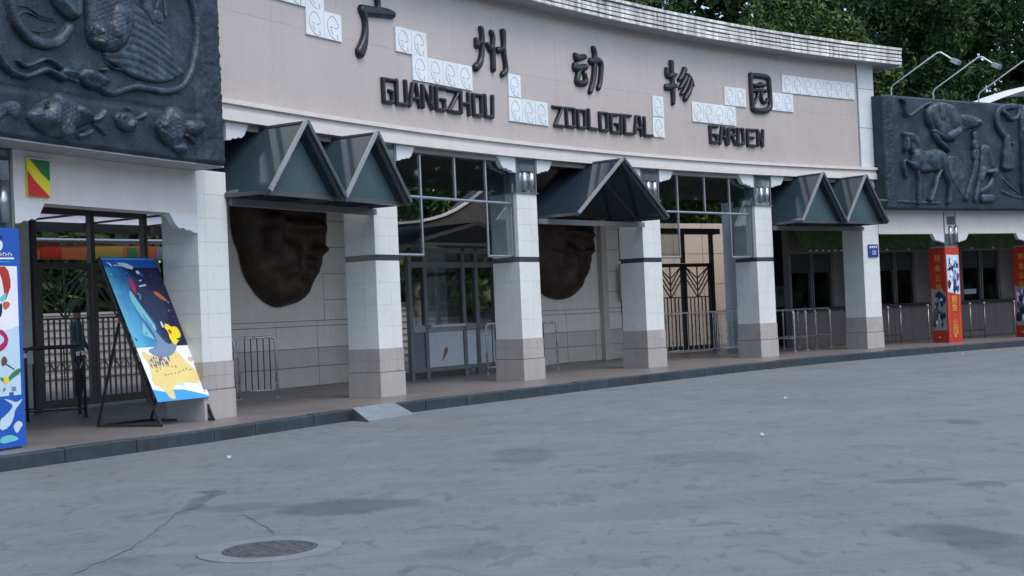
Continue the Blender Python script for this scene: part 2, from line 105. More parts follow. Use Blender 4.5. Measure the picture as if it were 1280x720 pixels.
FRAMES = {}
def root(name, loc, rot=0.0, label=None, cat=None, group=None, kind=None):
    o = bpy.data.objects.new(name, None)
    o.empty_display_size = .2
    col.objects.link(o)
    o.location = loc
    o.rotation_euler = (0, 0, rot)
    FRAMES[o.name] = (Vector(loc), rot)
    return tag(o, label, cat, group, kind)

def sroot(name, s, d, z, label=None, cat=None, group=None, kind=None, rot=None):
    return root(name, W(s, d, z), ANG(s) if rot is None else rot, label, cat, group, kind)

def top_of(o):
    while o.parent: o = o.parent
    return o

def to_local(verts, parent):
    """world coordinates -> the frame of the top-level empty"""
    if parent is None: return verts
    loc, rot = FRAMES[top_of(parent).name]
    c, s = math.cos(-rot), math.sin(-rot)
    out = []
    for x, y, z in verts:
        x -= loc.x; y -= loc.y
        out.append((x * c - y * s, x * s + y * c, z - loc.z))
    return out

class MB:
    def __init__(self): self.v = []; self.f = []
    def add(self, v, f):
        n = len(self.v); self.v += [tuple(p) for p in v]; self.f += [tuple(i + n for i in q) for q in f]; return self
    def box(self, x0, x1, y0, y1, z0, z1):
        v = [(x0,y0,z0),(x1,y0,z0),(x1,y1,z0),(x0,y1,z0),(x0,y0,z1),(x1,y0,z1),(x1,y1,z1),(x0,y1,z1)]
        return self.add(v, [(3,2,1,0),(4,5,6,7),(0,1,5,4),(1,2,6,5),(2,3,7,6),(3,0,4,7)])
    def cbox(self, s0, s1, d0, d1, z0, z1, n=None, slope=0.0):
        """box bent along the facade; world coordinates"""
        if n is None: n = max(1, int(abs(s1 - s0) / .5))
        v = []; f = []
        for i in range(n + 1):
            s = s0 + (s1 - s0) * i / n
            k = slope * (s - 10)
            v += [W(s, d0, z0 + k), W(s, d1, z0 + k), W(s, d1, z1 + k), W(s, d0, z1 + k)]
        for i in range(n):
            a = 4 * i; b = a + 4
            f += [(a, b, b + 3, a + 3), (a + 1, a + 2, b + 2, b + 1), (a, a + 1, b + 1, b), (a + 3, b + 3, b + 2, a + 2)]
        f += [(0, 3, 2, 1), (4 * n, 4 * n + 1, 4 * n + 2, 4 * n + 3)]
        return self.add(v, f)
    def bar(self, p, q, w, h=None, ref=(0, 0, 1)):
        h = h or w
        p = Vector(p); q = Vector(q); t = (q - p).normalized()
        r = Vector(ref)
        if abs(t.dot(r)) > .95: r = Vector((0, 1, 0))
        a = t.cross(r).normalized(); b = a.cross(t).normalized()
        a = a * w / 2; b = b * h / 2
        v = [p - a - b, p + a - b, p + a + b, p - a + b, q - a - b, q + a - b, q + a + b, q - a + b]
        return self.add(v, [(0,1,2,3),(7,6,5,4),(0,4,5,1),(1,5,6,2),(2,6,7,3),(3,7,4,0)])
    def tube(self, pts, r, n=8, cap=True):
        pts = [Vector(p) for p in pts]; m = len(pts)
        rr = r if isinstance(r, (list, tuple)) else [r] * m
        v = []; f = []
        prev = None
        for i, p in enumerate(pts):
            t = (pts[min(i + 1, m - 1)] - pts[max(i - 1, 0)]).normalized()
            if prev is None:
                ref = Vector((0, 0, 1)) if abs(t.z) < .9 else Vector((1, 0, 0))
                a = t.cross(ref).normalized()
            else:
                a = (prev - t * prev.dot(t)).normalized()
            prev = a
            b = t.cross(a)
            for k in range(n):
                th = 2 * math.pi * k / n
                v.append(p + (a * math.cos(th) + b * math.sin(th)) * rr[i])
        for i in range(m - 1):
            for k in range(n):
                f.append((i*n+k, i*n+(k+1) % n, (i+1)*n+(k+1) % n, (i+1)*n+k))
        if cap:
            f.append(tuple(range(n - 1, -1, -1))); f.append(tuple(range((m-1)*n, m*n)))
        return self.add(v, f)
    def prism(self, pts, a, b):
        """polygon given as two equal rings of 3D points"""
        n = len(pts)
        v = [tuple(Vector(p) + Vector(a)) for p in pts] + [tuple(Vector(p) + Vector(b)) for p in pts]
        f = [tuple(range(n - 1, -1, -1)), tuple(range(n, 2 * n))] + [(i, (i+1) % n, n + (i+1) % n, n + i) for i in range(n)]
        return self.add(v, f)
    def disc(self, c, r, z0, z1, n=40, r_in=0):
        v = []; f = []
        for k in range(n):
            th = 2*math.pi*k/n; cs, sn = math.cos(th), math.sin(th)
            v += [(c[0]+r*cs, c[1]+r*sn, z0), (c[0]+r*cs, c[1]+r*sn, z1), (c[0]+r_in*cs, c[1]+r_in*sn, z1), (c[0]+r_in*cs, c[1]+r_in*sn, z0)]
        for k in range(n):
            a = 4*k; b = 4*((k+1) % n)
            f += [(a, b, b+1, a+1), (a+1, b+1, b+2, a+2)]
            if r_in > 0: f += [(a+2, b+2, b+3, a+3)]
        return self.add(v, f)
    def mesh(self, name, smooth=False):
        me = bpy.data.meshes.new(name)
        me.from_pydata([tuple(p) for p in self.v], [], self.f)
        if smooth: me.polygons.foreach_set("use_smooth", [True] * len(me.polygons))
        me.update()
        return me

def link(name, me, mat, parent=None, loc=None, rotz=0.0, **kw):
    if mat is not None and not me.materials: me.materials.append(mat)
    o = bpy.data.objects.new(name, me)
    col.objects.link(o)
    if parent is not None: o.parent = parent
    if loc is not None: o.location = loc
    if rotz: o.rotation_euler = (0, 0, rotz)
    return tag(o, **kw)

def obj(name, mb, mat, parent=None, world=False, smooth=False, **kw):
    """a part: vertices in the parent's frame (or in world coordinates when world is set)"""
    if world and parent is not None: mb.v = to_local(mb.v, parent)
    return link(name, mb.mesh(name, smooth), mat, parent, **kw)

def solo(name, mb, mat, base, rot=0.0, world=True, smooth=False, **kw):
    """a thing that is one mesh, its origin at base"""
    if world:
        FRAMES["_"] = (Vector(base), rot)
        c, s = math.cos(-rot), math.sin(-rot)
        mb.v = [((x-base[0])*c-(y-base[1])*s, (x-base[0])*s+(y-base[1])*c, z-base[2]) for x, y, z in mb.v]
    o = link(name, mb.mesh(name, smooth), mat, None, base, rot, **kw)
    FRAMES[o.name] = (Vector(base), rot)
    return o

def tile_mesh(name, w, h, t, mat, ch=.004, extra=0.0):
    """a slab with chamfered front edges; front towards -y"""
    v = [(0,t,0),(w,t,0),(w,t,h),(0,t,h),(0,ch,0),(w,ch,0),(w,ch,h),(0,ch,h),(ch,0,ch),(w-ch,0,ch),(w-ch,0,h-ch),(ch,0,h-ch)]
    f = [(0,1,5,4),(1,2,6,5),(2,3,7,6),(3,0,4,7),(4,5,9,8),(5,6,10,9),(6,7,11,10),(7,4,8,11),(8,9,10,11),(3,2,1,0)]
    m = MB().add(v, f).mesh(name)
    m.materials.append(mat)
    return m

# ------------------------------------------------------------------ materials
def M(name, c, rough=.5, metal=0.0, var=.12, scale=3.0, fine=.06, fscale=40.0, bump=0.0, bscale=80.0, spec=.5, jitter=0.0,
      streak=0.0, tint=None, tint_amt=0.0, coat=0.0, sheen=None, trans=0.0):
    m = bpy.data.materials.new(name); m.use_nodes = True
    nt = m.node_tree; N = nt.nodes; Lk = nt.links
    bs = N["Principled BSDF"]
    bs.inputs["Roughness"].default_value = rough
    bs.inputs["Metallic"].default_value = metal
    bs.inputs["Specular IOR Level"].default_value = spec
    if coat: bs.inputs["Coat Weight"].default_value = coat; bs.inputs["Coat Roughness"].default_value = .12
    geo = N.new("ShaderNodeNewGeometry")
    fac = None
    def noise(sc, detail=4, vec=None, dist=0.0):
        n = N.new("ShaderNodeTexNoise"); n.inputs["Scale"].default_value = sc; n.inputs["Detail"].default_value = detail
        n.inputs["Distortion"].default_value = dist
        Lk.new(vec or geo.outputs["Position"], n.inputs["Vector"]); return n
    def remap(sock, lo, hi, a=.3, b=.7):
        r = N.new("ShaderNodeMapRange"); r.inputs[1].default_value = a; r.inputs[2].default_value = b
        r.inputs[3].default_value = lo; r.inputs[4].default_value = hi; Lk.new(sock, r.inputs[0]); return r.outputs[0]
    def mul(a, b):
        x = N.new("ShaderNodeMath"); x.operation = 'MULTIPLY'; Lk.new(a, x.inputs[0])
        if isinstance(b, float): x.inputs[1].default_value = b
        else: Lk.new(b, x.inputs[1])
        return x.outputs[0]
    v = remap(noise(scale, 5).outputs[0], 1 - var, 1 + var)
    v = mul(v, remap(noise(fscale, 3).outputs[0], 1 - fine, 1 + fine))
    if streak:
        mp = N.new("ShaderNodeMapping"); mp.inputs["Scale"].default_value = (6, 6, .35); Lk.new(geo.outputs["Position"], mp.inputs["Vector"])
        v = mul(v, remap(noise(1.6, 6, mp.outputs[0]).outputs[0], 1 - streak, 1 + streak * .35))
    if jitter:
        oi = N.new("ShaderNodeObjectInfo")
        v = mul(v, remap(oi.outputs["Random"], 1 - jitter, 1 + jitter, 0, 1))
    colr = N.new("ShaderNodeRGB"); colr.outputs[0].default_value = (*c, 1)
    base = colr.outputs[0]
    if tint:
        mx = N.new("ShaderNodeMix"); mx.data_type = 'RGBA'
        Lk.new(remap(noise(scale * 1.7, 6).outputs[0], 0.0, tint_amt, .45, .7), mx.inputs["Factor"])
        Lk.new(base, mx.inputs[6]); mx.inputs[7].default_value = (*tint, 1); base = mx.outputs[2]
    vm = N.new("ShaderNodeVectorMath"); vm.operation = 'SCALE'; Lk.new(base, vm.inputs[0]); Lk.new(v, vm.inputs["Scale"])
    Lk.new(vm.outputs[0], bs.inputs["Base Color"])
    Lk.new(remap(noise(scale * 2.3, 4).outputs[0], max(.03, rough * .85), min(1, rough * 1.15)), bs.inputs["Roughness"])
    if bump:
        b = N.new("ShaderNodeBump"); b.inputs["Strength"].default_value = min(1, bump); b.inputs["Distance"].default_value = .01
        Lk.new(noise(bscale, 4).outputs[0], b.inputs["Height"]); Lk.new(b.outputs[0], bs.inputs["Normal"])
    m["v"] = 1
    return m

def glass(name, tintc, alpha, rough=.03):
    """thin window glass: partly see-through, partly reflecting"""
    m = bpy.data.materials.new(name); m.use_nodes = True
    nt = m.node_tree; N = nt.nodes; Lk = nt.links
    out = N["Material Output"]; N.remove(N["Principled BSDF"])
    tr = N.new("ShaderNodeBsdfTransparent"); tr.inputs[0].default_value = (*tintc, 1)
    gl = N.new("ShaderNodeBsdfGlossy"); gl.inputs["Roughness"].default_value = rough; gl.inputs[0].default_value = (.9, .95, 1, 1)
    fr = N.new("ShaderNodeFresnel"); fr.inputs[0].default_value = 1.5
    ad = N.new("ShaderNodeMath"); ad.operation = 'ADD'; ad.inputs[1].default_value = alpha; ad.use_clamp = True
    hf = N.new("ShaderNodeMath"); hf.operation = "MULTIPLY"; hf.inputs[1].default_value = .40; Lk.new(fr.outputs[0], hf.inputs[0]); Lk.new(hf.outputs[0], ad.inputs[0])
    mx = N.new("ShaderNodeMixShader"); Lk.new(ad.outputs[0], mx.inputs[0]); Lk.new(tr.outputs[0], mx.inputs[1]); Lk.new(gl.outputs[0], mx.inputs[2])
    Lk.new(mx.outputs[0], out.inputs[0])
    return m

mt_tile = M("glazed white tile", (.64, .675, .665), .30, var=.02, fine=.008, jitter=.028, streak=.03)
mt_grout = M("grout", (.47, .50, .50), .8)
mt_stone = M("grey base stone", (.37, .36, .345), .5, var=.05, fine=.04, fscale=90, jitter=.045, streak=.06)
mt_band = M("dark glass band", (.05, .06, .075), .12, var=.1)
mt_sign = M("beige facade panel", (.425, .385, .360), .30, var=.05, scale=.8, fine=.012, jitter=.01, streak=.035, coat=.15)
mt_back = M("panel joint", (.25, .23, .22), .8)
mt_white = M("white painted moulding", (.62, .60, .57), .45, var=.05, fine=.02, streak=.035)
mt_bracket = M("pale blue white plate", (.60, .64, .66), .4, var=.05)
mt_soffit = M("grey soffit paint", (.33, .34, .36), .7, var=.06)
mt_fascia = M("weathered white roof edge tile", (.66, .66, .63), .4, var=.22, scale=3.0, fine=.12, fscale=25, streak=.6, jitter=.10)
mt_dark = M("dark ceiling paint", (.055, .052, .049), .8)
mt_letter = M("black glossy letter", (.012, .015, .021), .38, var=.12, fine=.05)
mt_emblem = M("white emblem tile", (.66, .72, .75), .3, var=.04, jitter=.04)
mt_groove = M("emblem line", (.30, .34, .36), .6)
mt_relief = M("dark bronze relief", (.0090, .0200, .0370), .50, var=.45, scale=2.6, fine=.35, fscale=26, bump=.8, bscale=38, tint=(.027, .050, .072), tint_amt=.7, streak=.25)
mt_relief_f = M("dark bronze figure", (.0150, .0300, .050), .42, var=.35, scale=4, fine=.3, fscale=34, bump=.7, bscale=52, tint=(.060, .095, .125), tint_amt=.75)
mt_steel = M("brushed steel", (.42, .43, .45), .3, metal=.9, var=.08)
mt_bright = M("bright white steel", (.85, .87, .88), .3, var=.04)
mt_frame = M("grey metal frame", (.17, .18, .19), .4, metal=.3, var=.1)
mt_awnframe = M("dark grey awning bar", (.10, .115, .125), .35, metal=.4, var=.1)
mt_awnedge = M("light grey awning edge", (.30, .33, .36), .35, metal=.3, var=.1)
mt_awn = M("dark teal glass", (.027, .050, .063), .10, var=.18, scale=.9, spec=.6)
mt_awn2 = M("dark blue glass", (.020, .034, .050), .12, var=.15, scale=.9, spec=.6)
mt_gable = M("frosted teal glass", (.050, .088, .103), .25, var=.25, scale=.8)
mt_wall = M("pale grey wall panel", (.84, .81, .74), .6, var=.05, scale=.9, jitter=.02, streak=.05)
mt_wallstone = M("grey wall stone", (.58, .555, .50), .6, var=.06, jitter=.03)
mt_mask = M("dark brown mask", (.034, .022, .015), .62, var=.5, scale=2.5, fine=.2, tint=(.13, .055, .018), tint_amt=.6, bump=.4, bscale=30)
mt_paving = M("brown grey paving", (.17, .156, .150), .38, var=.14, scale=1.3, fine=.08, fscale=30)
mt_kerb = M("blue grey kerb granite", (.028, .043, .057), .55, var=.25, scale=2.5, fine=.15, jitter=.10, streak=.35, bump=.2)
mt_black = M("black painted steel", (.012, .012, .013), .4)
mt_gate = M("brown grey gate steel", (.075, .068, .062), .45, var=.12)
mt_chrome = M("polished steel tube", (.62, .62, .62), .28, metal=.6, var=.05)
mt_darktube = M("dark steel tube", (.06, .062, .068), .35, metal=.5)
mt_pane = glass("window glass", (.86, .89, .90), .0)
mt_boothglass = glass("booth glass", (.66, .68, .68), .0)
mt_counter = M("pale blue grey panel", (.46, .53, .58), .5, var=.05)
mt_counter_d = M("grey blue panel", (.13, .15, .17), .5, var=.05)
mt_ticketwall = M("grey ticket wall", (.17, .155, .15), .6, var=.06, jitter=.04)
mt_green = M("dark green cloth", (.09, .20, .07), .85, var=.35, scale=6, fine=.2)
mt_teal = M("dark teal blind", (.010, .028, .030), .5)
mt_tealboard = M("teal board", (.01, .14, .16), .6)
mt_cream = M("cream courtyard wall", (.62, .54, .44), .7, var=.05)
mt_lampbox = M("mirror glass box", (.28, .35, .40), .06, metal=.7, var=.15)
mt_mirror = M("silver lamp", (.42, .46, .49), .15, metal=.8, var=.1)
mt_canopy = M("white membrane", (.72, .70, .70), .6, var=.05)
mt_paper = M("white paper", (.45, .5, .55), .7)
mt_step = M("pale steps", (.26, .25, .24), .7, var=.1)
mt_manring = M("pale concrete ring", (.165, .19, .20), .75, var=.15, scale=6, bump=.3)
mt_manhole = M("cast iron cover", (.095, .104, .110), .6, metal=.2, var=.3, scale=14, fine=.25, bump=.6, bscale=60)
mt_crack = M("crack", (.115, .13, .142), .9)
mt_ramp = M("painted steel plate", (.19, .23, .27), .4, var=.10, scale=5)
def flat(name, c, r=.5): return M(name, c, r, var=.04, fine=.02)

# ground: worn asphalt with explicit stains
def ground_material():
    m = bpy.data.materials.new("worn plaza asphalt"); m.use_nodes = True
    nt = m.node_tree; N = nt.nodes; Lk = nt.links; bs = N["Principled BSDF"]
    geo = N.new("ShaderNodeNewGeometry")
    def noise(sc, det=5, vec=None, dist=0):
        n = N.new("ShaderNodeTexNoise"); n.inputs["Scale"].default_value = sc; n.inputs["Detail"].default_value = det; n.inputs["Distortion"].default_value = dist
        Lk.new(vec or geo.outputs["Position"], n.inputs["Vector"]); return n
    def remap(s, a, b, lo, hi):
        r = N.new("ShaderNodeMapRange"); r.inputs[1].default_value = a; r.inputs[2].default_value = b; r.inputs[3].default_value = lo; r.inputs[4].default_value = hi
        r.interpolation_type = 'SMOOTHSTEP'; Lk.new(s, r.inputs[0]); return r.outputs[0]
    def mul(a, b):
        x = N.new("ShaderNodeMath"); x.operation = 'MULTIPLY'; Lk.new(a, x.inputs[0]); Lk.new(b, x.inputs[1]); return x.outputs[0]
    v = remap(noise(.35, 4).outputs[0], .3, .7, .95, 1.05)
    v = mul(v, remap(noise(1.7, 6, None, .6).outputs[0], .3, .7, .955, 1.045))
    v = mul(v, remap(noise(55, 3).outputs[0], .3, .7, .90, 1.10))
    v = mul(v, remap(noise(260, 2).outputs[0], .3, .7, .92, 1.08))
    # small dark flecks
    mp = N.new("ShaderNodeMapping"); mp.inputs["Scale"].default_value = (1, .55, 1); mp.inputs["Rotation"].default_value = (0, 0, .3); Lk.new(geo.outputs["Position"], mp.inputs["Vector"])
    v = mul(v, remap(noise(4.2, 3, mp.outputs[0], 1.4).outputs[0], .33, .43, .80, 1.0))
    v = mul(v, remap(noise(9.5, 3, mp.outputs[0], .8).outputs[0], .30, .39, .80, 1.0))
    v = mul(v, remap(noise(2.1, 6, mp.outputs[0], 2.2).outputs[0], .62, .72, 1.0, 1.10))
    v = mul(v, remap(noise(24, 3).outputs[0], .30, .40, .88, 1.0))
    ms = N.new("ShaderNodeMapping"); ms.inputs["Scale"].default_value = (.6, 5.0, 1); ms.inputs["Rotation"].default_value = (0, 0, -.75); Lk.new(geo.outputs["Position"], ms.inputs["Vector"])
    v = mul(v, remap(noise(2.2, 5, ms.outputs[0], .5).outputs[0], .35, .65, .95, 1.05))
    vo = N.new("ShaderNodeTexVoronoi"); vo.inputs["Scale"].default_value = 1.7; Lk.new(geo.outputs["Position"], vo.inputs["Vector"])
    v = mul(v, remap(vo.outputs["Distance"], .030, .052, .72, 1.0))
    vo2 = N.new("ShaderNodeTexVoronoi"); vo2.inputs["Scale"].default_value = 4.3; Lk.new(geo.outputs["Position"], vo2.inputs["Vector"])
    v = mul(v, remap(vo2.outputs["Distance"], .035, .07, .86, 1.0))
    # warp for the stain outlines
    wn_ = noise(2.4, 5)
    sub = N.new("ShaderNodeVectorMath"); sub.operation = 'SUBTRACT'; Lk.new(wn_.outputs["Color"], sub.inputs[0]); sub.inputs[1].default_value = (.5, .5, .5)
    sc = N.new("ShaderNodeVectorMath"); sc.operation = 'SCALE'; Lk.new(sub.outputs[0], sc.inputs[0]); sc.inputs["Scale"].default_value = .42
    ad = N.new("ShaderNodeVectorMath"); ad.operation = 'ADD'; Lk.new(geo.outputs["Position"], ad.inputs[0]); Lk.new(sc.outputs[0], ad.inputs[1])
    for (x, y, rx, ry, k) in STAINS:
        a = N.new("ShaderNodeVectorMath"); a.operation = 'SUBTRACT'; Lk.new(ad.outputs[0], a.inputs[0]); a.inputs[1].default_value = (x, y, 0)
        b = N.new("ShaderNodeVectorMath"); b.operation = 'MULTIPLY'; Lk.new(a.outputs[0], b.inputs[0]); b.inputs[1].default_value = (1 / rx, 1 / ry, 0)
        l = N.new("ShaderNodeVectorMath"); l.operation = 'LENGTH'; Lk.new(b.outputs[0], l.inputs[0])
        v = mul(v, remap(l.outputs["Value"], .70, 1.08, 1 - k * .55, 1.0))
    rgb = N.new("ShaderNodeMix"); rgb.data_type = 'RGBA'
    Lk.new(remap(noise(.22, 3).outputs[0], .4, .6, 0, 1), rgb.inputs["Factor"])
    rgb.inputs[6].default_value = (.152, .174, .186, 1); rgb.inputs[7].default_value = (.158, .179, .186, 1)
    s2 = N.new("ShaderNodeVectorMath"); s2.operation = 'SCALE'; Lk.new(rgb.outputs[2], s2.inputs[0]); Lk.new(v, s2.inputs["Scale"])
    Lk.new(s2.outputs[0], bs.inputs["Base Color"])
    Lk.new(remap(noise(1.1, 4).outputs[0], .3, .7, .55, .8), bs.inputs["Roughness"])
    bs.inputs["Specular IOR Level"].default_value = .4
    bp = N.new("ShaderNodeBump"); bp.inputs["Strength"].default_value = .35; bp.inputs["Distance"].default_value = .006
    Lk.new(noise(140, 4).outputs[0], bp.inputs["Height"]); Lk.new(bp.outputs[0], bs.inputs["Normal"])
    return m

# ------------------------------------------------------------------ height fields (letters, reliefs, masks)
def seg_dist(PX, PY, ax, ay, bx, by):
    dx, dy = bx - ax, by - ay
    t = np.clip(((PX - ax) * dx + (PY - ay) * dy) / (dx * dx + dy * dy + 1e-12), 0, 1)
    return np.hypot(PX - ax - t * dx, PY - ay - t * dy), t

def f_strokes(PX, PY, strokes):
    f = np.full(PX.shape, -9.0)
    for st in strokes:
        if len(st) == 1: st = [st[0], (st[0][0] + 1e-3, st[0][1], st[0][2])]
        for a, b in zip(st[:-1], st[1:]):
            dd, t = seg_dist(PX, PY, a[0], a[1], b[0], b[1])
            f = np.maximum(f, a[2] + (b[2] - a[2]) * t - dd)
    return f

def smooth_poly(p, it=2):
    for _ in range(it):
        q = []
        for i in range(len(p)):
            a = p[i]; b = p[(i + 1) % len(p)]
            q += [(a[0]*.75+b[0]*.25, a[1]*.75+b[1]*.25), (a[0]*.25+b[0]*.75, a[1]*.25+b[1]*.75)]
        p = q
    return p

def smooth_line(p, it=2):
    for _ in range(it):
        if len(p) < 3: return p
        q = [p[0]]
        for a, b in zip(p[:-1], p[1:]):
            q += [tuple(x*.75+y*.25 for x, y in zip(a, b)), tuple(x*.25+y*.75 for x, y in zip(a, b))]
        q.append(p[-1]); p = q
    return p

def f_poly(PX, PY, pts):
    d = np.full(PX.shape, 9.0); ins = np.zeros(PX.shape, bool)
    n = len(pts)
    for i in range(n):
        ax, ay = pts[i]; bx, by = pts[(i + 1) % n]
        dd, _ = seg_dist(PX, PY, ax, ay, bx, by)
        d = np.minimum(d, dd)
        if ay != by:
            c = ((ay > PY) != (by > PY)) & (PX < (bx - ax) * (PY - ay) / (by - ay) + ax)
            ins ^= c
    return np.where(ins, d, -d)

def field(strokes, polys, H, w, step, mapper, detail=None, sharp=False, bumps=None, grit=0.0):
    """puffed-up outline as one mesh; mapper(s, z, h) -> xyz"""
    if not sharp: strokes = [smooth_line(s, 2) for s in strokes]; polys = [smooth_poly(p, 1) for p in polys]
    xs = [q[0] + e * q[2] for s in strokes for q in s for e in (-1, 1)] + [q[0] for p in polys for q in p]
    ys = [q[1] + e * q[2] for s in strokes for q in s for e in (-1, 1)] + [q[1] for p in polys for q in p]
    x0, x1, y0, y1 = min(xs) - 2*step, max(xs) + 2*step, min(ys) - 2*step, max(ys) + 2*step
    nx = int((x1 - x0) / step) + 2; ny = int((y1 - y0) / step) + 2
    gx = x0 + np.arange(nx) * step; gy = y0 + np.arange(ny) * step
    PX, PY = np.meshgrid(gx, gy, indexing='ij')
    f = np.full(PX.shape, -9.0)
    h = np.zeros(PX.shape)
    for fld in ([f_strokes(PX, PY, strokes)] if strokes else []) + [f_poly(PX, PY, p) for p in polys]:
        t = np.clip(fld / w, 0, 1)
        h = np.maximum(h, H * np.sqrt(np.clip(1 - (1 - t) ** 2, 0, 1)))
        f = np.maximum(f, fld)
    t = np.clip(f / w, 0, 1)
    if detail: h = h + detail(PX, PY, t)
    if bumps:
        for st in bumps:
            st = smooth_line(st, 1) if len(st) > 2 else st
            rad = max(q[2] for q in st)
            fb = f_strokes(PX, PY, [st])
            h = h + min(.05, rad * .6) * np.clip(1.5 * fb / rad, 0, 1) ** .6 * np.clip(t * 2, 0, 1)
    if grit: h = h + np.random.RandomState(3).normal(0, grit, h.shape) * np.clip(t * 3, 0, 1)
    ins = f > 0
    near = np.zeros(ins.shape, bool)
    for dx in (-1, 0, 1):
        for dy in (-1, 0, 1):
            near |= np.roll(np.roll(ins, dx, 0), dy, 1)
    gxr, gyr = np.gradient(f, step)
    g2 = gxr**2 + gyr**2 + 1e-6
    edge = near & ~ins
    mv = np.clip(-f / g2, 0, 1.2 * step)
    PX = np.where(edge, PX + gxr * mv, PX); PY = np.where(edge, PY + gyr * mv, PY)
    h = np.where(ins, h, -.006)
    idx = -np.ones(ins.shape, int); idx[near] = np.arange(near.sum())
    verts = [mapper(a, b, c) for a, b, c in zip(PX[near].tolist(), PY[near].tolist(), h[near].tolist())]
    q = np.stack([idx[:-1, :-1], idx[1:, :-1], idx[1:, 1:], idx[:-1, 1:]], -1).reshape(-1, 4)
    anyin = (ins[:-1, :-1] | ins[1:, :-1] | ins[1:, 1:] | ins[:-1, 1:]).reshape(-1)
    q = q[(q >= 0).all(1) & anyin]
    mb = MB(); mb.v = verts; mb.f = [tuple(r) for r in q.tolist()]
    return mb

# ================================================================== SETTING: ground, paving, kerb
def KD(s):
    xs = [-12, -8, -4, -1.2, 2.8, 6, 10, 15, 23, 40]; ys = [-.1, -.25, -.55, -1.0, -1.15, -1.42, -1.5, -1.34, -1.32, -1.32]
    return float(np.interp(s, xs, ys))

g = MB()
gs = [-400, -60, -20, 0, 10, 20, 40, 90, 400]
nn = len(gs)
g.v = [(x, y, 0) for y in gs for x in gs]
g.f = [(j*nn+i, j*nn+i+1, (j+1)*nn+i+1, (j+1)*nn+i) for j in range(nn-1) for i in range(nn-1)]
ground = obj("ground", g, ground_material(), kind="structure")
ck = MB()
random.seed(3)
for ln in (CRACKS[0], CRACKS[1], CRACKS[4], CRACKS[5]):
    pts = smooth_line([(x, y) for x, y in ln], 2)
    w0 = [random.uniform(.002, .007) for _ in pts]; w0[0] = w0[-1] = .003
    jit = [(random.uniform(-.02, .02), random.uniform(-.02, .02)) for _ in pts]
    v = []; 
    for i, (x, y) in enumerate(pts):
        a = pts[max(i-1, 0)]; b = pts[min(i+1, len(pts)-1)]
        t = Vector((b[0]-a[0], b[1]-a[1])).normalized(); n = Vector((-t.y, t.x))
        x += jit[i][0]; y += jit[i][1]
        v += [(x+n.x*w0[i], y+n.y*w0[i], .004), (x-n.x*w0[i], y-n.y*w0[i], .004)]
    ck.add(v, [(2*i, 2*i+1, 2*i+3, 2*i+2) for i in range(len(pts)-1)])
obj("crack", ck, mt_crack, ground, kind="stuff")

# raised paving under the arcade and the courtyard behind it
pv = MB(); v = []; f = []
ss = [-12 + .5 * i for i in range(105)]
dd = [None, 0, 1.5, 3, 5, 9, 16, 30]
for s in ss:
    for d in dd: v.append(W(s, KD(s) + .11 if d is None else d, PLAT))
m_ = len(dd)
for i in range(len(ss) - 1):
    for j in range(m_ - 1):
        f.append((i*m_+j, (i+1)*m_+j, (i+1)*m_+j+1, i*m_+j+1))
pv.add(v, f)
pv.f = [tuple(reversed(q)) for q in pv.f]
paving = obj("paving", pv, mt_paving, kind="structure")

kr = root("kerb", (0, 0, 0), kind="structure")
random.seed(5)
s = -11.0
while s < 38:
    ln = random.choice([.75, .95, 1.0, 1.15])
    a, b = s + .006, s + ln - .006
    mb = MB(); v = []; f = []
    n = 3
    dz = random.uniform(-.004, .004)
    for i in range(n + 1):
        q = a + (b - a) * i / n; k = KD(q)
        v += [W(q, k, -.05), W(q, k, .138 + dz), W(q, k + .014, .153 + dz), W(q, k + .125, .154 + dz), W(q, k + .125, -.05)]
    for i in range(n):
        o5 = 5 * i
        for j in range(4): f.append((o5+j, o5+5+j, o5+6+j, o5+j+1))
    f += [(0, 1, 2, 3, 4), tuple(5*n+j for j in (4, 3, 2, 1, 0))]
    mb.add(v, f)
    obj("kerb_stone", mb, mt_kerb, kr)
    s += ln

# manhole
mh = root("manhole_cover", (-1.513, 7.949, 0), .4, "round iron manhole cover in a pale concrete ring in the foreground asphalt", "manhole cover")
mb = MB(); mb.disc((0, 0), .426, -.02, .006, 56, .285); obj("concrete_ring", mb, mt_manring, mh)
mb = MB(); mb.disc((0, 0), .278, -.02, .003, 48)
obj("iron_cover", mb, mt_manhole, mh)
mb = MB()
for k in range(-5, 6):
    y = k * .048; hw = math.sqrt(max(.001, .25**2 - y*y))
    mb.box(-hw, hw, y - .012, y + .012, .002, .009)
mb.disc((0, 0), .276, .001, .008, 48, .255)
obj("cover_rib", mb, mt_manhole, mh)

# metal ramp over the kerb
rp = sroot("kerb_ramp", 2.05, -1.1, 0, "small grey metal ramp laid against the kerb before the first awning", "ramp")
mb = MB()
k0 = KD(2.05) - .004
A_, B_, C_, D_ = W(1.67, k0 + .02, .165), W(2.62, k0 + .0, .165), W(2.60, k0 - .36, .006), W(1.50, k0 - .36, .006)
mb.prism([A_, D_, C_, B_], (0, 0, -.006), (0, 0, .006)); obj("ramp_plate", mb, mt_ramp, rp, True)
for (p, q) in ((A_, D_), (B_, C_)):
    p2 = (p[0], p[1], .0)
    mb = MB(); mb.add([p, q, p2, (p[0]+.01, p[1]+.01, p[2]), (q[0]+.01, q[1]+.01, q[2]), (p2[0]+.01, p2[1]+.01, 0)], [(0,1,2), (5,4,3), (0,3,4,1), (1,4,5,2), (2,5,3,0)])
    obj("ramp_side", mb, mt_frame, rp, True)

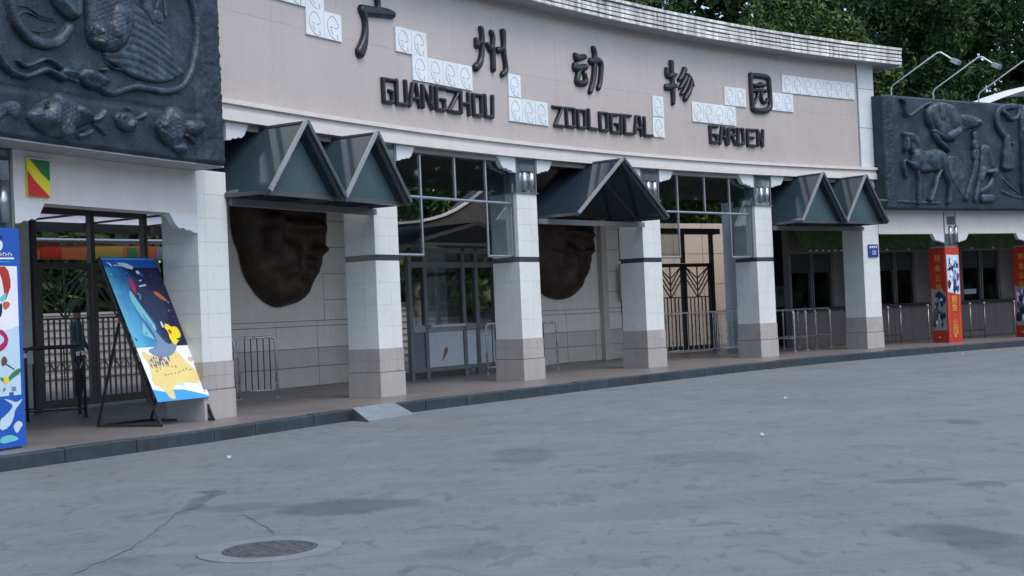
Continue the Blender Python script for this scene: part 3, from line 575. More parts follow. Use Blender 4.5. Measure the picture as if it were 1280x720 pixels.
# litter
random.seed(11)
for k, (x, y, lab) in enumerate([(-2.92, 13.39, "crumpled blue and white scrap of paper lying before the folding poster"), (9.79, 29.08, "tiny white scrap of paper near the red wrapped columns"), (3.70, 18.30, "tiny white scrap of paper in mid plaza"), (2.46, 13.33, "flat pale leaf of paper on open asphalt nearer the camera")]):
    mb = MB(); v = []
    n = 4
    for i in range(n):
        for j in range(n):
            v.append((x + (i - 1.5) * .018 + random.uniform(-.01, .01), y + (j - 1.5) * .018 + random.uniform(-.01, .01), .006 + random.random() * .035))
    mb.add(v, [(i*n+j, (i+1)*n+j, (i+1)*n+j+1, i*n+j+1) for i in range(n-1) for j in range(n-1)])
    solo("paper_scrap", mb, mt_paper, (x, y, 0), label=lab, cat="litter", group="scraps of paper on the plaza")

# ================================================================== ENTRANCE BUILDING
bld = sroot("entrance_building", 9.5, 0, PLAT, "long curved zoo entrance building with a beige sign wall and white roof edge", "building", rot=0.0)
BL = Vector(W(9.5, 0, PLAT))
def put(me, name, s, d, z, parent=bld, **kw):
    p = W(s, d, z); L0 = FRAMES[top_of(parent).name][0]
    return link(name, me, None, parent, (p[0]-L0.x, p[1]-L0.y, p[2]-L0.z), ANG(s), **kw)

Z_SB, Z_ST = 4.36, 6.80
mb = MB(); mb.cbox(-8, 19.62, .02, .12, 4.0, 6.85, 60, .0058); obj("sign_backing", mb, mt_back, bld, True)
# beige panels: two rows of large panels
ncol = 13; s_a, s_b = .2, 19.02
for i in range(ncol):
    for j in range(2):
        a = s_a + (s_b - s_a) * i / ncol; b = s_a + (s_b - s_a) * (i + 1) / ncol
        z0 = Z_SB + (Z_ST - Z_SB) * j / 2; z1 = Z_SB + (Z_ST - Z_SB) * (j + 1) / 2
        mb = MB(); mb.cbox(a + .0008, b - .0008, -.004, .03, z0 + .001, z1 - .001, 4, .0058)
        obj("wall_panel", mb, mt_sign, bld, True)
# pilaster at the right end
for z0, z1 in ((4.42, 5.35), (5.36, 6.28), (6.29, 6.86)):
    mb = MB(); mb.cbox(19.06, 19.62, -.03, .10, z0, z1, 2); obj("pilaster_block", mb, mt_bracket, bld, True)
# cornice under the sign wall
mb = MB()
mb.cbox(-.2, 19.62, -.10, .06, 4.085, 4.225, 60, .0058); obj("lower_moulding", mb, mt_white, bld, True)
mb = MB()
mb.cbox(-.2, 19.60, -.075, .06, 4.226, 4.30, 60, .0058)
mb.cbox(-.2, 19.62, -.13, .06, 4.301, 4.362, 60, .0058); obj("upper_moulding", mb, mt_white, bld, True)
# soffit and roof edge
mb = MB(); mb.cbox(-8, 20.18, -.43, .4, 6.80, 6.84, 60, .0058); obj("roof_soffit", mb, mt_soffit, bld, True)
mb = MB(); mb.cbox(-8, 20.16, -.415, .4, 6.842, 7.17, 60, .0058); obj("roof_edge_core", mb, mt_dark, bld, True)
random.seed(21)
s = -7.8
while s < 20.1:
    ln = min(random.choice([.72, .8, .92]), 20.2 - s)
    if 20.2 - (s + ln) < .4: ln = 20.2 - s
    mb = MB(); nr = 5
    for r in range(nr):
        z0 = 6.79 + r * .084
        mb.cbox(s + .004, s + ln - .004, -.45 + random.uniform(-.008, .010) - (.03 if r == nr-1 else 0), -.412, z0 + .004, z0 + random.choice([.058, .062, .066]), 2, .0058)
    obj("roof_edge_panel", mb, mt_fascia, bld, True)
    s += ln
for (a, b, zz) in ((0, 1, 0),):
    mb = MB(); mb.cbox(20.165, 20.2, -.40, .5, 6.80, 7.2, 1); obj("roof_end_cap", mb, mt_fascia, bld, True)
mb = MB(); mb.cbox(-8, 20.1, .4, 4.4, 6.86, 7.0, 40, .0058); obj("flat_roof", mb, mt_soffit, bld, True)
mb = MB(); mb.cbox(-.3, 19.6, .13, 4.35, 4.05, 6.85, 40); obj("upper_storey", mb, mt_dark, bld, True)
# wings carry the reliefs
mb = MB(); mb.cbox(-16, -.32, .06, 4.35, 3.33, 6.85, 24); obj("upper_storey", mb, mt_dark, bld, True)
mb = MB(); mb.cbox(19.64, 36, .06, 4.35, 3.43, 6.10, 30); obj("upper_storey", mb, mt_dark, bld, True)
mb = MB(); mb.cbox(-3.02, -.004, .0, .30, 2.77, 3.325, 12); obj("wing_beam", mb, mt_white, bld, True)
mb = MB(); mb.cbox(-16, -3.64, .0, .30, 2.77, 3.325, 12); obj("wing_beam", mb, mt_white, bld, True)
mb = MB(); mb.cbox(-16, -.004, -.47, .30, 3.327, 3.345, 16); obj("wing_soffit", mb, mt_soffit, bld, True)
mb = MB(); mb.cbox(19.60, 36, .0, .30, 2.85, 3.425, 26); obj("wing_beam", mb, mt_white, bld, True)
# beams under the cornice of each bay (steel lintel under awnings)
for a, b in ((.60, 3.79), (8.20, 11.39), (15.80, 18.99)):
    mb = MB(); mb.cbox(a, b, -.07, .04, 2.92, 3.01, 6); obj("lintel_bar", mb, mt_frame, bld, True)

# fin brackets with a rippled lower edge beside the column heads
def bracket(s_in, side, zt, h, wd, d=-.02):
    """s_in: edge at the column, side +1 to the right"""
    prof = [(0, 0), (1, 0), (.80, -.60), (.66, -.78), (.52, -.74), (.42, -.86), (.28, -.84), (.18, -.96), (0, -1)]
    fr = [W(s_in + side * x * wd, d, zt + z * h) for x, z in prof]
    bk = [W(s_in + side * x * wd, d + .10, zt + z * h) for x, z in prof]
    n = len(prof); mb = MB()
    mb.add(fr + bk, [tuple(range(n)), tuple(range(2*n-1, n-1, -1))] + [(i, n+i, n+(i+1) % n, (i+1) % n) for i in range(n)])
    obj("fin_bracket", mb, mt_bracket, bld, True)
for i in range(6):
    s0 = 3.8 * i
    zt = 4.083 + ZS(s0)
    if i > 0: bracket(s0 - .02, -1, zt, .27, .5)
    if i < 5: bracket(s0 + .60, 1, zt, .25, .46)
bracket(-.01, -1, 2.768, .24, .52); bracket(-3.03, 1, 2.768, .24, .44)
for a in (22.0, 25.1, 28.2):
    bracket(a - .02, -1, 2.848, .22, .42); bracket(a + .47, 1, 2.848, .22, .42)

# emblem tiles: plate with a lightly raised letter-like emblem
em_me = tile_mesh("emblem_tile", .371, .402, .03, mt_emblem, .004)
def emblem_line():
    P1 = [(.32,.52),(.45,.54)]; P2 = [(.58,.55),(.74,.53),(.80,.44),(.74,.30),(.62,.17),(.47,.09),(.32,.17),(.20,.34),(.17,.52),(.22,.70),(.33,.84),(.48,.93),(.64,.97)]
    P3 = [(.74,.76),(.75,.96)]; P4 = [(.36,.62),(.42,.72),(.48,.80)]
    mb = MB()
    for P, w in ((P1, .006), (P2, .0055), (P3, .008), (P4, .004)):
        P = smooth_line(P, 2)
        pts = [Vector((x * .371, 0, (1 - y) * .402)) for x, y in P]
        v = []
        for i, p in enumerate(pts):
            t = (pts[min(i+1, len(pts)-1)] - pts[max(i-1, 0)]).normalized(); n = Vector((-t.z, 0, t.x)) * w
            v += [p + n + Vector((0, -.0005, 0)), p + Vector((0, -.006, 0)), p - n + Vector((0, -.0005, 0))]
        f = []
        for i in range(len(pts)-1):
            a = 3*i; f += [(a, a+3, a+4, a+1), (a+1, a+4, a+5, a+2)]
        mb.add(v, f)
    me = mb.mesh("emblem"); me.materials.append(mt_groove); return me
em_line = emblem_line()
for (a, b, z0, z1, n) in TILES:
    pitch = (b - a) / n
    for k in range(n):
        t = put(em_me, "emblem_tile", a + pitch * k + .002, -.034, z0)
        t.scale = (pitch / .375, 1, (z1 - z0) / .405)
        link("emblem", em_line, None, t)

# lettering: five brush characters and three words
def on_sign(s, z, h): return W(s, -.012 - h, z)
cs = sroot("brush_character_sign", 9.5, -.01, 5.3, "five big raised black brush characters along the top of the beige wall", "sign", rot=0.0)
for ch in CHARS:
    mb = field(ch, [], .075, .055, .013, on_sign)
    obj("character", mb, mt_letter, cs, True, smooth=True)
labs = {"GUANGZHOU": "raised black capitals GUANGZHOU at the left of the beige wall", "ZOOLOGICAL": "raised black capitals ZOOLOGICAL in the middle of the beige wall", "GARDEN": "raised black capitals GARDEN at the right of the beige wall"}
for word, letters in WORDS:
    s_mid = letters[len(letters)//2][0][0][0]
    ws = sroot("word_sign", s_mid, -.01, 4.8, labs[word], "sign", "raised English words on the sign wall", rot=0.0)
    for lt in letters:
        st = [[(x, z, .033 if word != "GARDEN" else .037) for x, z, w in q] for q in lt]
        mb = field(st, [], .06, .026, .0105, on_sign, sharp=True)
        obj("letter", mb, mt_letter, ws, True, smooth=True)

# ================================================================== COLUMNS
TILES_CACHE = {}
def tmesh(nm, w, h, mat):
    k = (nm, round(w, 4), round(h, 4), mat.name)
    if k not in TILES_CACHE: TILES_CACHE[k] = tile_mesh(nm, w, h, .02, mat, .0015)
    return TILES_CACHE[k]

def column(s0, wd, dp, ztop, label, band=True, lamp=True, zbox=3.31, d0=0.0, base=True, dark_line=False):
    r = root("tiled_column", W(s0, d0, PLAT), ANG(s0 + wd / 2), label, "column", "white tiled columns of the entrance arcade")
    top = zbox if lamp else ztop
    mb = MB(); mb.box(.014, wd - .014, .014, dp - .014, 0, ztop - .002); obj("core", mb, mt_grout, r)
    g_ = .002
    def ring(z0, z1, mat, nm, split, out=0.0):
        h = z1 - z0 - g_
        # front and back (x direction), left and right (y direction)
        for (L0, kind) in ((wd + 2*out, 'f'), (wd + 2*out, 'b'), (dp + 2*out, 'l'), (dp + 2*out, 'r')):
            edges = [0] + [L0 * q for q in split] + [L0]
            for a, b in zip(edges[:-1], edges[1:]):
                me = tmesh(nm, b - a - g_, h, mat); e = g_ / 2
                if kind == 'f': link(nm, me, None, r, (a + e - out, -out, z0 + e))
                elif kind == 'b': link(nm, me, None, r, (wd - a - e + out, dp + out, z0 + e), math.pi)
                elif kind == 'l': link(nm, me, None, r, (-out, dp - a - e + out, z0 + e), -math.pi / 2)
                else: link(nm, me, None, r, (wd + out, a + e - out, z0 + e), math.pi / 2)
    if base:
        ring(0, .375, mt_stone, "base_stone", [.55], .018)
        ring(.385, .56, mt_stone, "base_stone", [.4, .7], .010)
        ring(.56, .737, mt_stone, "base_stone", [.4, .7], .010)
    z = .737
    if band:
        zb0, zb1 = 2.085, 2.175
        n = 4
        for i in range(n): ring(z + (zb0 - z) * i / n, z + (zb0 - z) * (i + 1) / n, mt_tile, "tile", [.6])
        mb = MB(); mb.box(.002, wd - .002, .002, dp - .002, zb0 + .002, zb1 - .002); obj("dark_band", mb, mt_band, r)
        z = zb1
    n = max(1, round((top - z) / .31))
    for i in range(n): ring(z + (top - z) * i / n, z + (top - z) * (i + 1) / n, mt_tile, "tile", [.25] if (dark_line and i < n) else [.6])
    if lamp:
        mb = MB(); mb.box(.01, wd - .01, .01, dp - .01, top, ztop); lb = obj("glass_head", mb, mt_lampbox, r)
        mb = MB(); mb.box(-.03, wd + .03, -.03, dp + .03, top - .012, top + .004); mb.box(.0, .03, -.012, .02, top, ztop); mb.box(wd-.03, wd, -.012, .02, top, ztop); obj("head_frame", mb, mt_frame, r)
        mb = MB(); zc = top + (ztop - top) * .62
        mb.box(.12, wd - .06, -.022, .01, zc, ztop - .12); obj("lamp_mirror", mb, mt_mirror, r)
        mb = MB(); mb.tube([(.22, -.012, top + .05), (.22, -.012, zc - .03)], .05, 10); mb.tube([(.42, -.012, top + .08), (.42, -.012, zc - .03)], .06, 10); obj("lamp_tube", mb, mt_steel, r, smooth=True)
    return r

column(0.0, .58, .60, 3.20, "thick tiled column under the right end of the fish relief, beside the folding poster", band=False, lamp=False, dark_line=True)
column(3.8, .58, .60, 3.92, "tiled column between the first pair of gable awnings and the ticket booth", lamp=True)
column(7.6, .58, .60, 3.93, "tiled column right of the ticket booth, below the word ZOOLOGICAL", lamp=True)
column(11.4, .58, .60, 3.95, "tiled column right of the single big gable awning")
column(15.2, .58, .60, 3.97, "tiled column left of the second pair of gable awnings")
column(19.0, .58, .60, 3.99, "tiled column carrying the small blue number plate", band=False, lamp=False)
column(-3.62, .58, .60, 3.16, "tiled column behind the blue banner at the left edge", band=False, lamp=True, zbox=2.3)
column(22.0, .45, .45, 3.25, "tiled column inside the first red poster wrap", band=False, lamp=True, zbox=2.4)
column(25.1, .45, .45, 3.25, "tiled column inside the second red poster wrap at the right edge", band=False, lamp=True, zbox=2.4)
# piers of the back wall
column(.55, .58, .5, 3.85, "shaded tiled pier at the back, left of the steel gate", band=False, lamp=False, d0=4.3, base=False)
column(19.15, .55, .5, 3.85, "shaded tiled pier right of the patterned brown gate", band=False, lamp=False, d0=4.2, base=False)

# ================================================================== RELIEFS
def det_scales(a, b, t):
    u = a * 17; k = np.floor(u); v_ = b * 19 + .5 * (k % 2)
    du = (u - k) - .5; dv = (v_ - np.floor(v_)) - .5
    return .011 * np.clip(1 - 1.5 * (du**2 + dv**2) ** .5 + .5 * du, 0, 1) * t + .006 * np.sin(5 * a + 3 * b) * t
def det_rays(a, b, t):
    q = b * 1.15 + .30 * a + .22 * (a + 1.2) ** 2
    return (.010 * np.abs(np.sin(30 * q + .6 * np.sin(5 * a))) + .006 * np.sin(3 * a + 4 * b)) * np.clip(t * 2, 0, 1)
def det_spots(a, b, t): return .006 * np.sin(60 * a) * np.sin(60 * b) * t
def det_bands(a, b, t): return .012 * np.sin(95 * a) * t
def det_flutes(a, b, t): return .010 * np.sin(120 * a) * t
def det_smooth(a, b, t): return .006 * np.sin(6 * a + 2 * np.sin(4 * b)) * np.sin(5 * b + a) * t
DET = dict(scales=det_scales, rays=det_rays, spots=det_spots, bands=det_bands, flutes=det_flutes, smooth=det_smooth, flat=lambda a, b, t: 0 * a)

def relief(s0, s1, D, z0, z1, data, label, border, step, ledge=None):
    r = sroot("relief_panel", (s0 + s1) / 2, D, z0, label, "relief", rot=0.0)
    mb = MB(); mb.cbox(s0, s1, D + .03, .05, z0, z1, 24); obj("backing_slab", mb, mt_relief, r, True)
    nx = int((s1 - s0) / .03); ny = int((z1 - z0) / .03)
    gx = np.linspace(s0 - .012, s1 + .012, nx + 1); gz = np.linspace(z0 - .01, z1 + .01, ny + 1)
    X, Z = np.meshgrid(gx, gz, indexing='ij')
    rng = np.random.RandomState(4)
    h = np.zeros_like(X)
    for k in range(10):
        fx, fz, p = rng.uniform(1, 9), rng.uniform(1, 9), rng.uniform(0, 6)
        h += .0028 * np.sin(fx * X + p) * np.sin(fz * Z + 2 * p)
    h += rng.normal(0, .0012, X.shape)
    for (a, b, hh, rough) in border:
        m = np.clip((X - a) / .015, 0, 1) * np.clip((b - X) / .015, 0, 1)
        h += m * (hh + rng.normal(0, rough, X.shape))
    if ledge:
        zl = ledge[1] + (X - ledge[0]) * ledge[2]
        h += np.where(Z < zl, .012, 0) - .02 * np.exp(-((Z - zl) / .02) ** 2) * (X < border[0][0])
    edge = np.zeros(X.shape, bool); edge[0] = edge[-1] = True; edge[:, 0] = edge[:, -1] = True
    h[edge] = -.035
    mb = MB()
    mb.v = [W(a, D - c, b) for a, b, c in zip(X.ravel().tolist(), Z.ravel().tolist(), h.ravel().tolist())]
    n1 = ny + 1
    mb.f = [(i*n1+j, (i+1)*n1+j, (i+1)*n1+j+1, i*n1+j+1) for i in range(nx) for j in range(ny)]
    obj("relief_ground", mb, mt_relief, r, True, smooth=True)
    for nm, polys, strokes, H, w, dt in data:
        mp_ = lambda a, b, c: W(a, D - .004 - c, b)
        if not polys and len(strokes) > 1:
            for st in strokes:
              if min(q[1] - q[2] for q in st) > z0 + .03: obj(nm, field([st], [], H, w, step, mp_, DET[dt], grit=.0015), mt_relief_f, r, True, smooth=True)
            continue
        mb = field(strokes, polys, H, w, step, mp_, DET[dt], bumps=BUMPS.get(nm), grit=.0018)
        obj(nm, mb, mt_relief_f, r, True, smooth=True)
    return r
rl = relief(-7.0, -.055, -.50, 3.35, 6.3, LEFT_RELIEF, "dark bronze relief panel of fish, squid and eel at upper left", [(-.055 - .43, -.055, .03, .006), (-.055 - .46, -.055 - .42, .045, .002)], .0125, LEDGE)
# eyes, mouth lines of the fish
def eye(rt_, s, z, D, h, r):
    mb = MB(); c = W(s, D - h, z)
    n = ANG(s); nx, ny = -math.sin(n) * -1, math.cos(n) * -1   # outward to the plaza
    pts = []
    t = Vector((math.cos(n), math.sin(n), 0)); u = Vector((0, 0, 1)); o = Vector(W(s, D - h - .03, z)) - Vector(W(s, D - h, z))
    for k in range(17):
        a = 2 * math.pi * k / 16; pts.append(Vector(c) + t * r * math.cos(a) + u * r * math.sin(a) + o * .5)
    mb.tube(pts, r * .32, 6, False)
    for q in range(2):
        rr = r * (.55 if q == 0 else .3)
        mb.add([Vector(c) + o * (.5 + .3 * q) + t * rr * math.cos(2*math.pi*k/10) + u * rr * math.sin(2*math.pi*k/10) for k in range(10)], [tuple(range(10))])
    obj("fish_eye", mb, mt_relief_f, rt_, True, smooth=True)
for e in EYES: eye(rl, *e)
rr_ = relief(19.52, 33, -.35, 3.42, 6.12, RIGHT_RELIEF, "dark bronze relief panel of horse, big cat and crane at upper right", [(19.52, 19.86, .035, .006)], .016)

# ================================================================== GABLE AWNINGS
def gable(parent, xc, hw, zr, ze, y0, y1, mat, front):
    """one glazed gable in the awning's frame; y0 front (towards the plaza), y1 back"""
    A = lambda x, y, z: (xc + x, y, z)
    th = .012
    for sgn in (-1, 1):
        nrm = Vector((sgn * (zr - ze), 0, hw)).normalized() * th
        ym = (y0 + y1) / 2
        for (a, b) in ((y0 + .03, ym - .006), (ym + .006, y1)):
            q = [A(0, a, zr), A(0, b, zr), A(sgn * hw, b, ze), A(sgn * hw, a, ze)]
            mb = MB(); mb.prism(q, -nrm, nrm)
            if sgn > 0: mb.f = [tuple(reversed(f)) for f in mb.f]
            obj("glass_pane", mb, mat, parent)
    for sgn in (-1, 1):
        mb = MB(); mb.bar(A(sgn * .012, y0, zr + .03), A(sgn * (hw - .0), y0, ze - .01), .035, .055); obj("rake_bar", mb, mt_awnedge if sgn < 0 else mt_awnframe, parent)
        mb = MB(); mb.bar(A(sgn * .01, y0 + .06, zr - .02), A(sgn * (hw - .02), y0 + .06, ze - .045), .045, .045); obj("inner_rake_bar", mb, mt_awnframe, parent)
        mb = MB(); mb.bar(A(sgn * (hw - .01), y0 + .02, ze - .02), A(sgn * (hw - .01), y1, ze - .02), .05, .05); obj("eave_bar", mb, mt_awnframe, parent)
    mb = MB(); mb.bar(A(0, y0, zr + .02), A(0, y1, zr + .02), .05, .03); obj("ridge_bar", mb, mt_awnframe, parent)
    mb = MB(); mb.bar(A(0, (y0+y1)/2, zr - .02), A(-hw + .02, (y0+y1)/2, ze - .01), .03, .035); mb.bar(A(0, (y0+y1)/2, zr - .02), A(hw - .02, (y0+y1)/2, ze - .01), .03, .035); obj("mid_rafter", mb, mt_awnframe, parent)
    if front:
        yf = y0 + .20
        mb = MB(); mb.prism([A(0, yf, zr - .10), A(hw - .10, yf, ze + .01), A(-hw + .10, yf, ze + .01)], (0, .006, 0), (0, -.006, 0)); mb.f = [tuple(reversed(f)) for f in mb.f]; obj("front_glass", mb, mt_gable, parent)
        mb = MB(); mb.bar(A(-hw + .04, yf - .01, ze - .015), A(hw - .04, yf - .01, ze - .015), .05, .06); obj("sill_bar", mb, mt_awnframe, parent)
    else:
        mb = MB(); mb.bar(A(-hw + .03, y1 - .1, ze - .02), A(hw - .03, y1 - .1, ze - .02), .06, .06); obj("tie_bar", mb, mt_awnframe, parent)

def awning(sc, hw, zr, ze, n, front, mat, label):
    r = sroot("glass_awning", sc, 0, 0, label, "awning", "glass gable awnings over the arcade")
    if n == 1: gable(r, 0, hw, zr, ze, -.80, .66, mat, front)
    else:
        gable(r, -hw - .003, hw, zr, ze, -.80, .66, mat, front); gable(r, hw + .003, hw, zr, ze, -.80, .66, mat, front)
    return r
awning(2.13, .785, 3.99, 3.06, 2, True, mt_awn, "dark teal double gable glass awning on the left, before the fish relief column")
awning(9.80, 1.40, 4.08, 3.07, 1, False, mt_awn2, "big single gable dark blue glass awning with an open front")
awning(17.42, .765, 4.10, 3.08, 2, True, mt_awn, "dark teal double gable glass awning on the right, below the word GARDEN")

# ================================================================== GLASS SCREENS over the two open bays
def screen(s0, s1, label):
    r = sroot("glass_screen", (s0 + s1) / 2, .10, 2.3, label, "glass screen", "glazed steel screens between the columns", rot=0.0)
    zt, zm, zb = 4.05, 3.27, 2.34
    xs = [s0, s0 + (s1-s0)*.235, s0 + (s1-s0)*.52, s0 + (s1-s0)*.785, s1]
    d = .12
    for i in range(4):
        mb = MB(); mb.cbox(xs[i] + .02, xs[i+1] - .02, d - .006, d + .006, zm + .02, zt, 1); obj("pane", mb, mt_pane, r, True)
    for i in (0, 3):
        mb = MB(); mb.cbox(xs[i] + .02, xs[i+1] - .02, d - .006, d + .006, zb + .02, zm - .02, 1); obj("pane", mb, mt_pane, r, True)
    for x in xs[1:4]:
        mb = MB(); mb.tube([W(x, d, zm), W(x, d, zt)], .022, 8); obj("mullion", mb, mt_steel, r, True)
    for x in (xs[1], xs[3]):
        mb = MB(); mb.tube([W(x, d, zb), W(x, d, zm)], .022, 8); obj("mullion", mb, mt_steel, r, True)
    mb = MB(); mb.tube([W(xs[0] + (xs[4]-xs[0]) * k / 6, d, zm) for k in range(7)], .026, 8); obj("transom", mb, mt_steel, r, True)
    mb = MB(); mb.tube([W(xs[4] + .02, d - .03, zb), W(xs[4] + .02, d - .03, zm + .35)], .02, 8); obj("mullion", mb, mt_frame, r, True)
    for i in (0, 3):
        mb = MB(); mb.tube([W(xs[i], d, zb), W(xs[i+1], d, zb)], .024, 8); obj("bottom_rail", mb, mt_steel, r, True)
    return r
screen(4.40, 7.58, "steel framed glass screen over the ticket booth opening")
screen(12.0, 15.18, "steel framed glass screen over the patterned brown gate opening")

# ================================================================== MASK WALLS (back of the arcade)
def mask_wall(sa, sb, dd_, strip, pil, label):
    L = sb - sa
    r = root("panelled_wall", W(sa, dd_, PLAT), ANG((sa + sb) / 2), label, "wall", "panelled back walls with hanging masks")
    mb = MB(); mb.box(0, L, .05, .25, 0, 3.9); obj("wall_core", mb, mt_back, r)
    g_ = .013
    def pan(x0, x1, z0, z1, mat, nm="panel", dp=0.0):
        me = tmesh(nm, x1 - x0 - g_, z1 - z0 - g_, mat); link(nm, me, None, r, (x0 + g_/2, .035 - dp, z0 + g_/2))
    n = max(2, round(L / 1.05)); w = L / n
    for i in range(n):
        pan(i*w, (i+1)*w, 0, .36, mt_wallstone, "base_panel", .012); pan(i*w, (i+1)*w, .36, .705, mt_wallstone, "base_panel", .012)
        pan(i*w, (i+1)*w, .705, 1.115, mt_wall); pan(i*w, (i+1)*w, 1.115, 1.215, mt_wall)
    z = 1.215
    x_s = L - strip
    pan(strip, x_s, z, 3.85, mt_wall)
    zz = [z, 1.60, 2.095, 2.60, 3.10, 3.85]
    for a, b in zip(zz[:-1], zz[1:]): pan(x_s, L, a, b, mt_wall); pan(0, strip, a, b, mt_wall)
    if pil:
        mb = MB(); mb.box(pil, pil + .19, -.10, .02, 0, 3.85); obj("wall_rib", mb, mt_wallstone, r)
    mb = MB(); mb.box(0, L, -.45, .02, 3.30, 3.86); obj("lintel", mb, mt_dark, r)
    return r
mask_wall(3.75, 8.02, 4.10, .85, 0, "pale panelled wall with grey base behind the left awnings")
mask_wall(11.7, 15.55, 4.10, .80, 3.08, "pale panelled wall with grey base behind the big single awning")

def mask(outline, feats, label, extra=()):
    cx = sum(p[0] for p in outline) / len(outline)
    r = sroot("hanging_mask", cx, 4.0, 1.6, label, "mask", "giant dark masks on the back walls", rot=0.0)
    def det(a, b, t):
        h = 0 * a
        for st in feats:
            f = f_strokes(a, b, [st]); rad = max(q[2] for q in st); q_ = np.clip(f / rad, 0, 1)
            h = h + min(.20, rad * .85) * q_ * q_ * (3 - 2 * q_) * np.clip(t * 1.5, 0, 1)
        return h + .012 * np.sin(9 * a + 4 * np.sin(7 * b)) * t
    mb = field([], [outline], .36, .55, .028, lambda a, b, c: W(a, 4.06 - c, b), det, grit=.004)
    obj("face", mb, mt_mask, r, True, smooth=True)
    mb = MB()
    mb.cbox(cx - .5, cx + .5, 3.95, 4.05, 3.2, 3.34, 2); obj("hanger", mb, mt_dark, r, True)
mask(MASK1, MASK1F, "giant dark brown face mask hanging behind the left double awning")
mask(MASK2, MASK2F, "giant dark brown face mask hanging behind the big single awning")

# switch panel
sp = sroot("switch_panel", 15.16, 3.93, 1.55, "cream wall panel with six small dark square sockets", "switch panel")
mb = MB(); mb.box(-.13, .13, 0, .04, 0, .80); obj("plate", mb, flat("cream plate", (.50, .48, .40)), sp)
for i in range(2):
    for j in range(3):
        mb = MB(); mb.box(-.055 + i * .085, -.005 + i * .085, -.006, .01, .24 + j * .14, .31 + j * .14); obj("socket", mb, mt_black, sp)

# ================================================================== GATES
def gate(parent, x0, x1, z1, bars, y=0.0, mat=mt_gate, flip=1, wave=True):
    fw_ = .075
    for (a, b, c, d) in ((x0, x0 + fw_, 0.05, z1), (x1 - fw_, x1, .05, z1)):
        mb = MB(); mb.box(a, b, y - .03, y + .03, c, d); obj("stile", mb, mat, parent)
    for (c, d) in ((.05, .17), (z1 - .09, z1)):
        mb = MB(); mb.box(x0 + fw_, x1 - fw_, y - .028, y + .028, c, d); obj("rail", mb, mat, parent)
    a, b = x0 + fw_, x1 - fw_; zt = z1 - .09; zv = z1 - .85
    for k in range(1, bars):
        x = a + (b - a) * k / bars
        mb = MB(); mb.box(x - .011, x + .011, y - .012, y + .012, .17, zv); obj("gate_bar", mb, mat, parent)
    c = (a + b) / 2
    for k in range(4):
        h = .18 * k
        for sg in (-1, 1):
            xe = c + sg * (b - a) / 2
            zlo = zv + h * .9; zhi = min(zt, zlo + (b - a) * .55)
            mb = MB(); mb.bar((c + sg * .03, y, zlo), (xe, y, zhi), .022, .026, (0, 1, 0)); obj("diagonal_bar", mb, mat, parent)
    mb = MB(); mb.box(c - .012, c + .012, y - .013, y + .013, zv, zt); mb.box(a, b, y - .014, y + .014, zv - .03, zv); obj("top_rail", mb, mat, parent)
    if wave:
        pts = []; n = 16
        for k in range(n + 1): pts.append((a + (b - a) * k / n, y - .02, .66 + (.06 if k % 4 in (1, 2) else -.03)))
        mb = MB(); mb.tube(pts, .014, 6); obj("wave_rail", mb, mt_steel, parent)
g1 = sroot("steel_gate", 1.22, 4.35, PLAT, "grey steel bar gate behind the folding poster at left", "gate")
gate(g1, 0.0, 1.06, 2.27, 8); gate(g1, 1.10, 2.16, 2.27, 8)
for x in (-.10, 1.05, 2.20):
    mb = MB(); mb.box(x, x + .085, -.05, .05, 2.28 if x > 0 and x < 2 else 0, 3.75); obj("gate_post", mb, mt_gate, g1)
mb = MB(); mb.box(-.1, 2.28, -.05, .05, 3.02, 3.14); obj("transom", mb, mt_gate, g1)
mt_gate2 = M("dark brown gate steel", (.035, .028, .024), .45, var=.1)
g2 = sroot("patterned_gate", 16.75, 4.5, PLAT, "dark brown patterned gate between columns, standing ajar before a cream wall", "gate")
gate(g2, 0, .95, 2.27, 6, mat=mt_gate2, wave=False); gate(g2, .98, 1.98, 2.27, 6, mat=mt_gate2, wave=False)
for x in (-.12, .9, 1.98):
    mb = MB(); mb.box(x + .03, x + .11, -.05, .05, 0 if x != .9 else 2.28, 3.1); obj("gate_post", mb, mt_gate2, g2)
mb = MB(); mb.box(-.6, 2.3, -.12, .12, 3.02, 3.16); obj("gate_lintel", mb, mt_gate2, g2)

# ================================================================== TICKET BOOTH
bo = sroot("ticket_booth", 8.16, 2.80, PLAT, "glazed grey ticket booth with pale blue counter panels between two columns", "booth")
xs = [-1.15, -.42, 0.0, 1.12, 1.52, 2.10]
for x in xs[1:]:
    mb = MB(); mb.box(x - .045, x + .045, -.045, .045, 0, 2.46); obj("booth_post", mb, mt_frame, bo)
for x in (-.42, 2.10):
    mb = MB(); mb.box(x - .04, x + .04, 1.5, 1.58, 0, 2.46); obj("booth_post", mb, mt_frame, bo)
for (a, b, m_) in ((-.375, -.045, mt_counter_d), (.045, 1.075, mt_counter), (1.165, 1.475, mt_counter), (1.565, 2.055, mt_counter)):
    mb = MB(); mb.box(a, b, -.012, .012, .22, .90); obj("counter_panel", mb, m_, bo)
    mb = MB(); mb.box(a, b, -.003, .003, 1.03, 2.14); obj("booth_pane", mb, mt_boothglass, bo)
    mb = MB(); mb.box(a, b, -.003, .003, 2.25, 2.42); obj("booth_pane", mb, mt_boothglass, bo)
for (z0, z1, y) in ((.14, .22, .035), (.90, 1.03, .04), (2.14, 2.25, .04), (2.42, 2.52, .05)):
    for a, b in zip(xs[1:-1], xs[2:]):
        mb = MB(); mb.box(a + .045, b - .045, -y, y, z0, z1); obj("booth_rail", mb, mt_frame if z0 != .90 else mt_steel, bo)
mb = MB(); mb.box(.06, 1.06, -.10, .30, .985, 1.032); obj("counter_top", mb, mt_counter, bo)
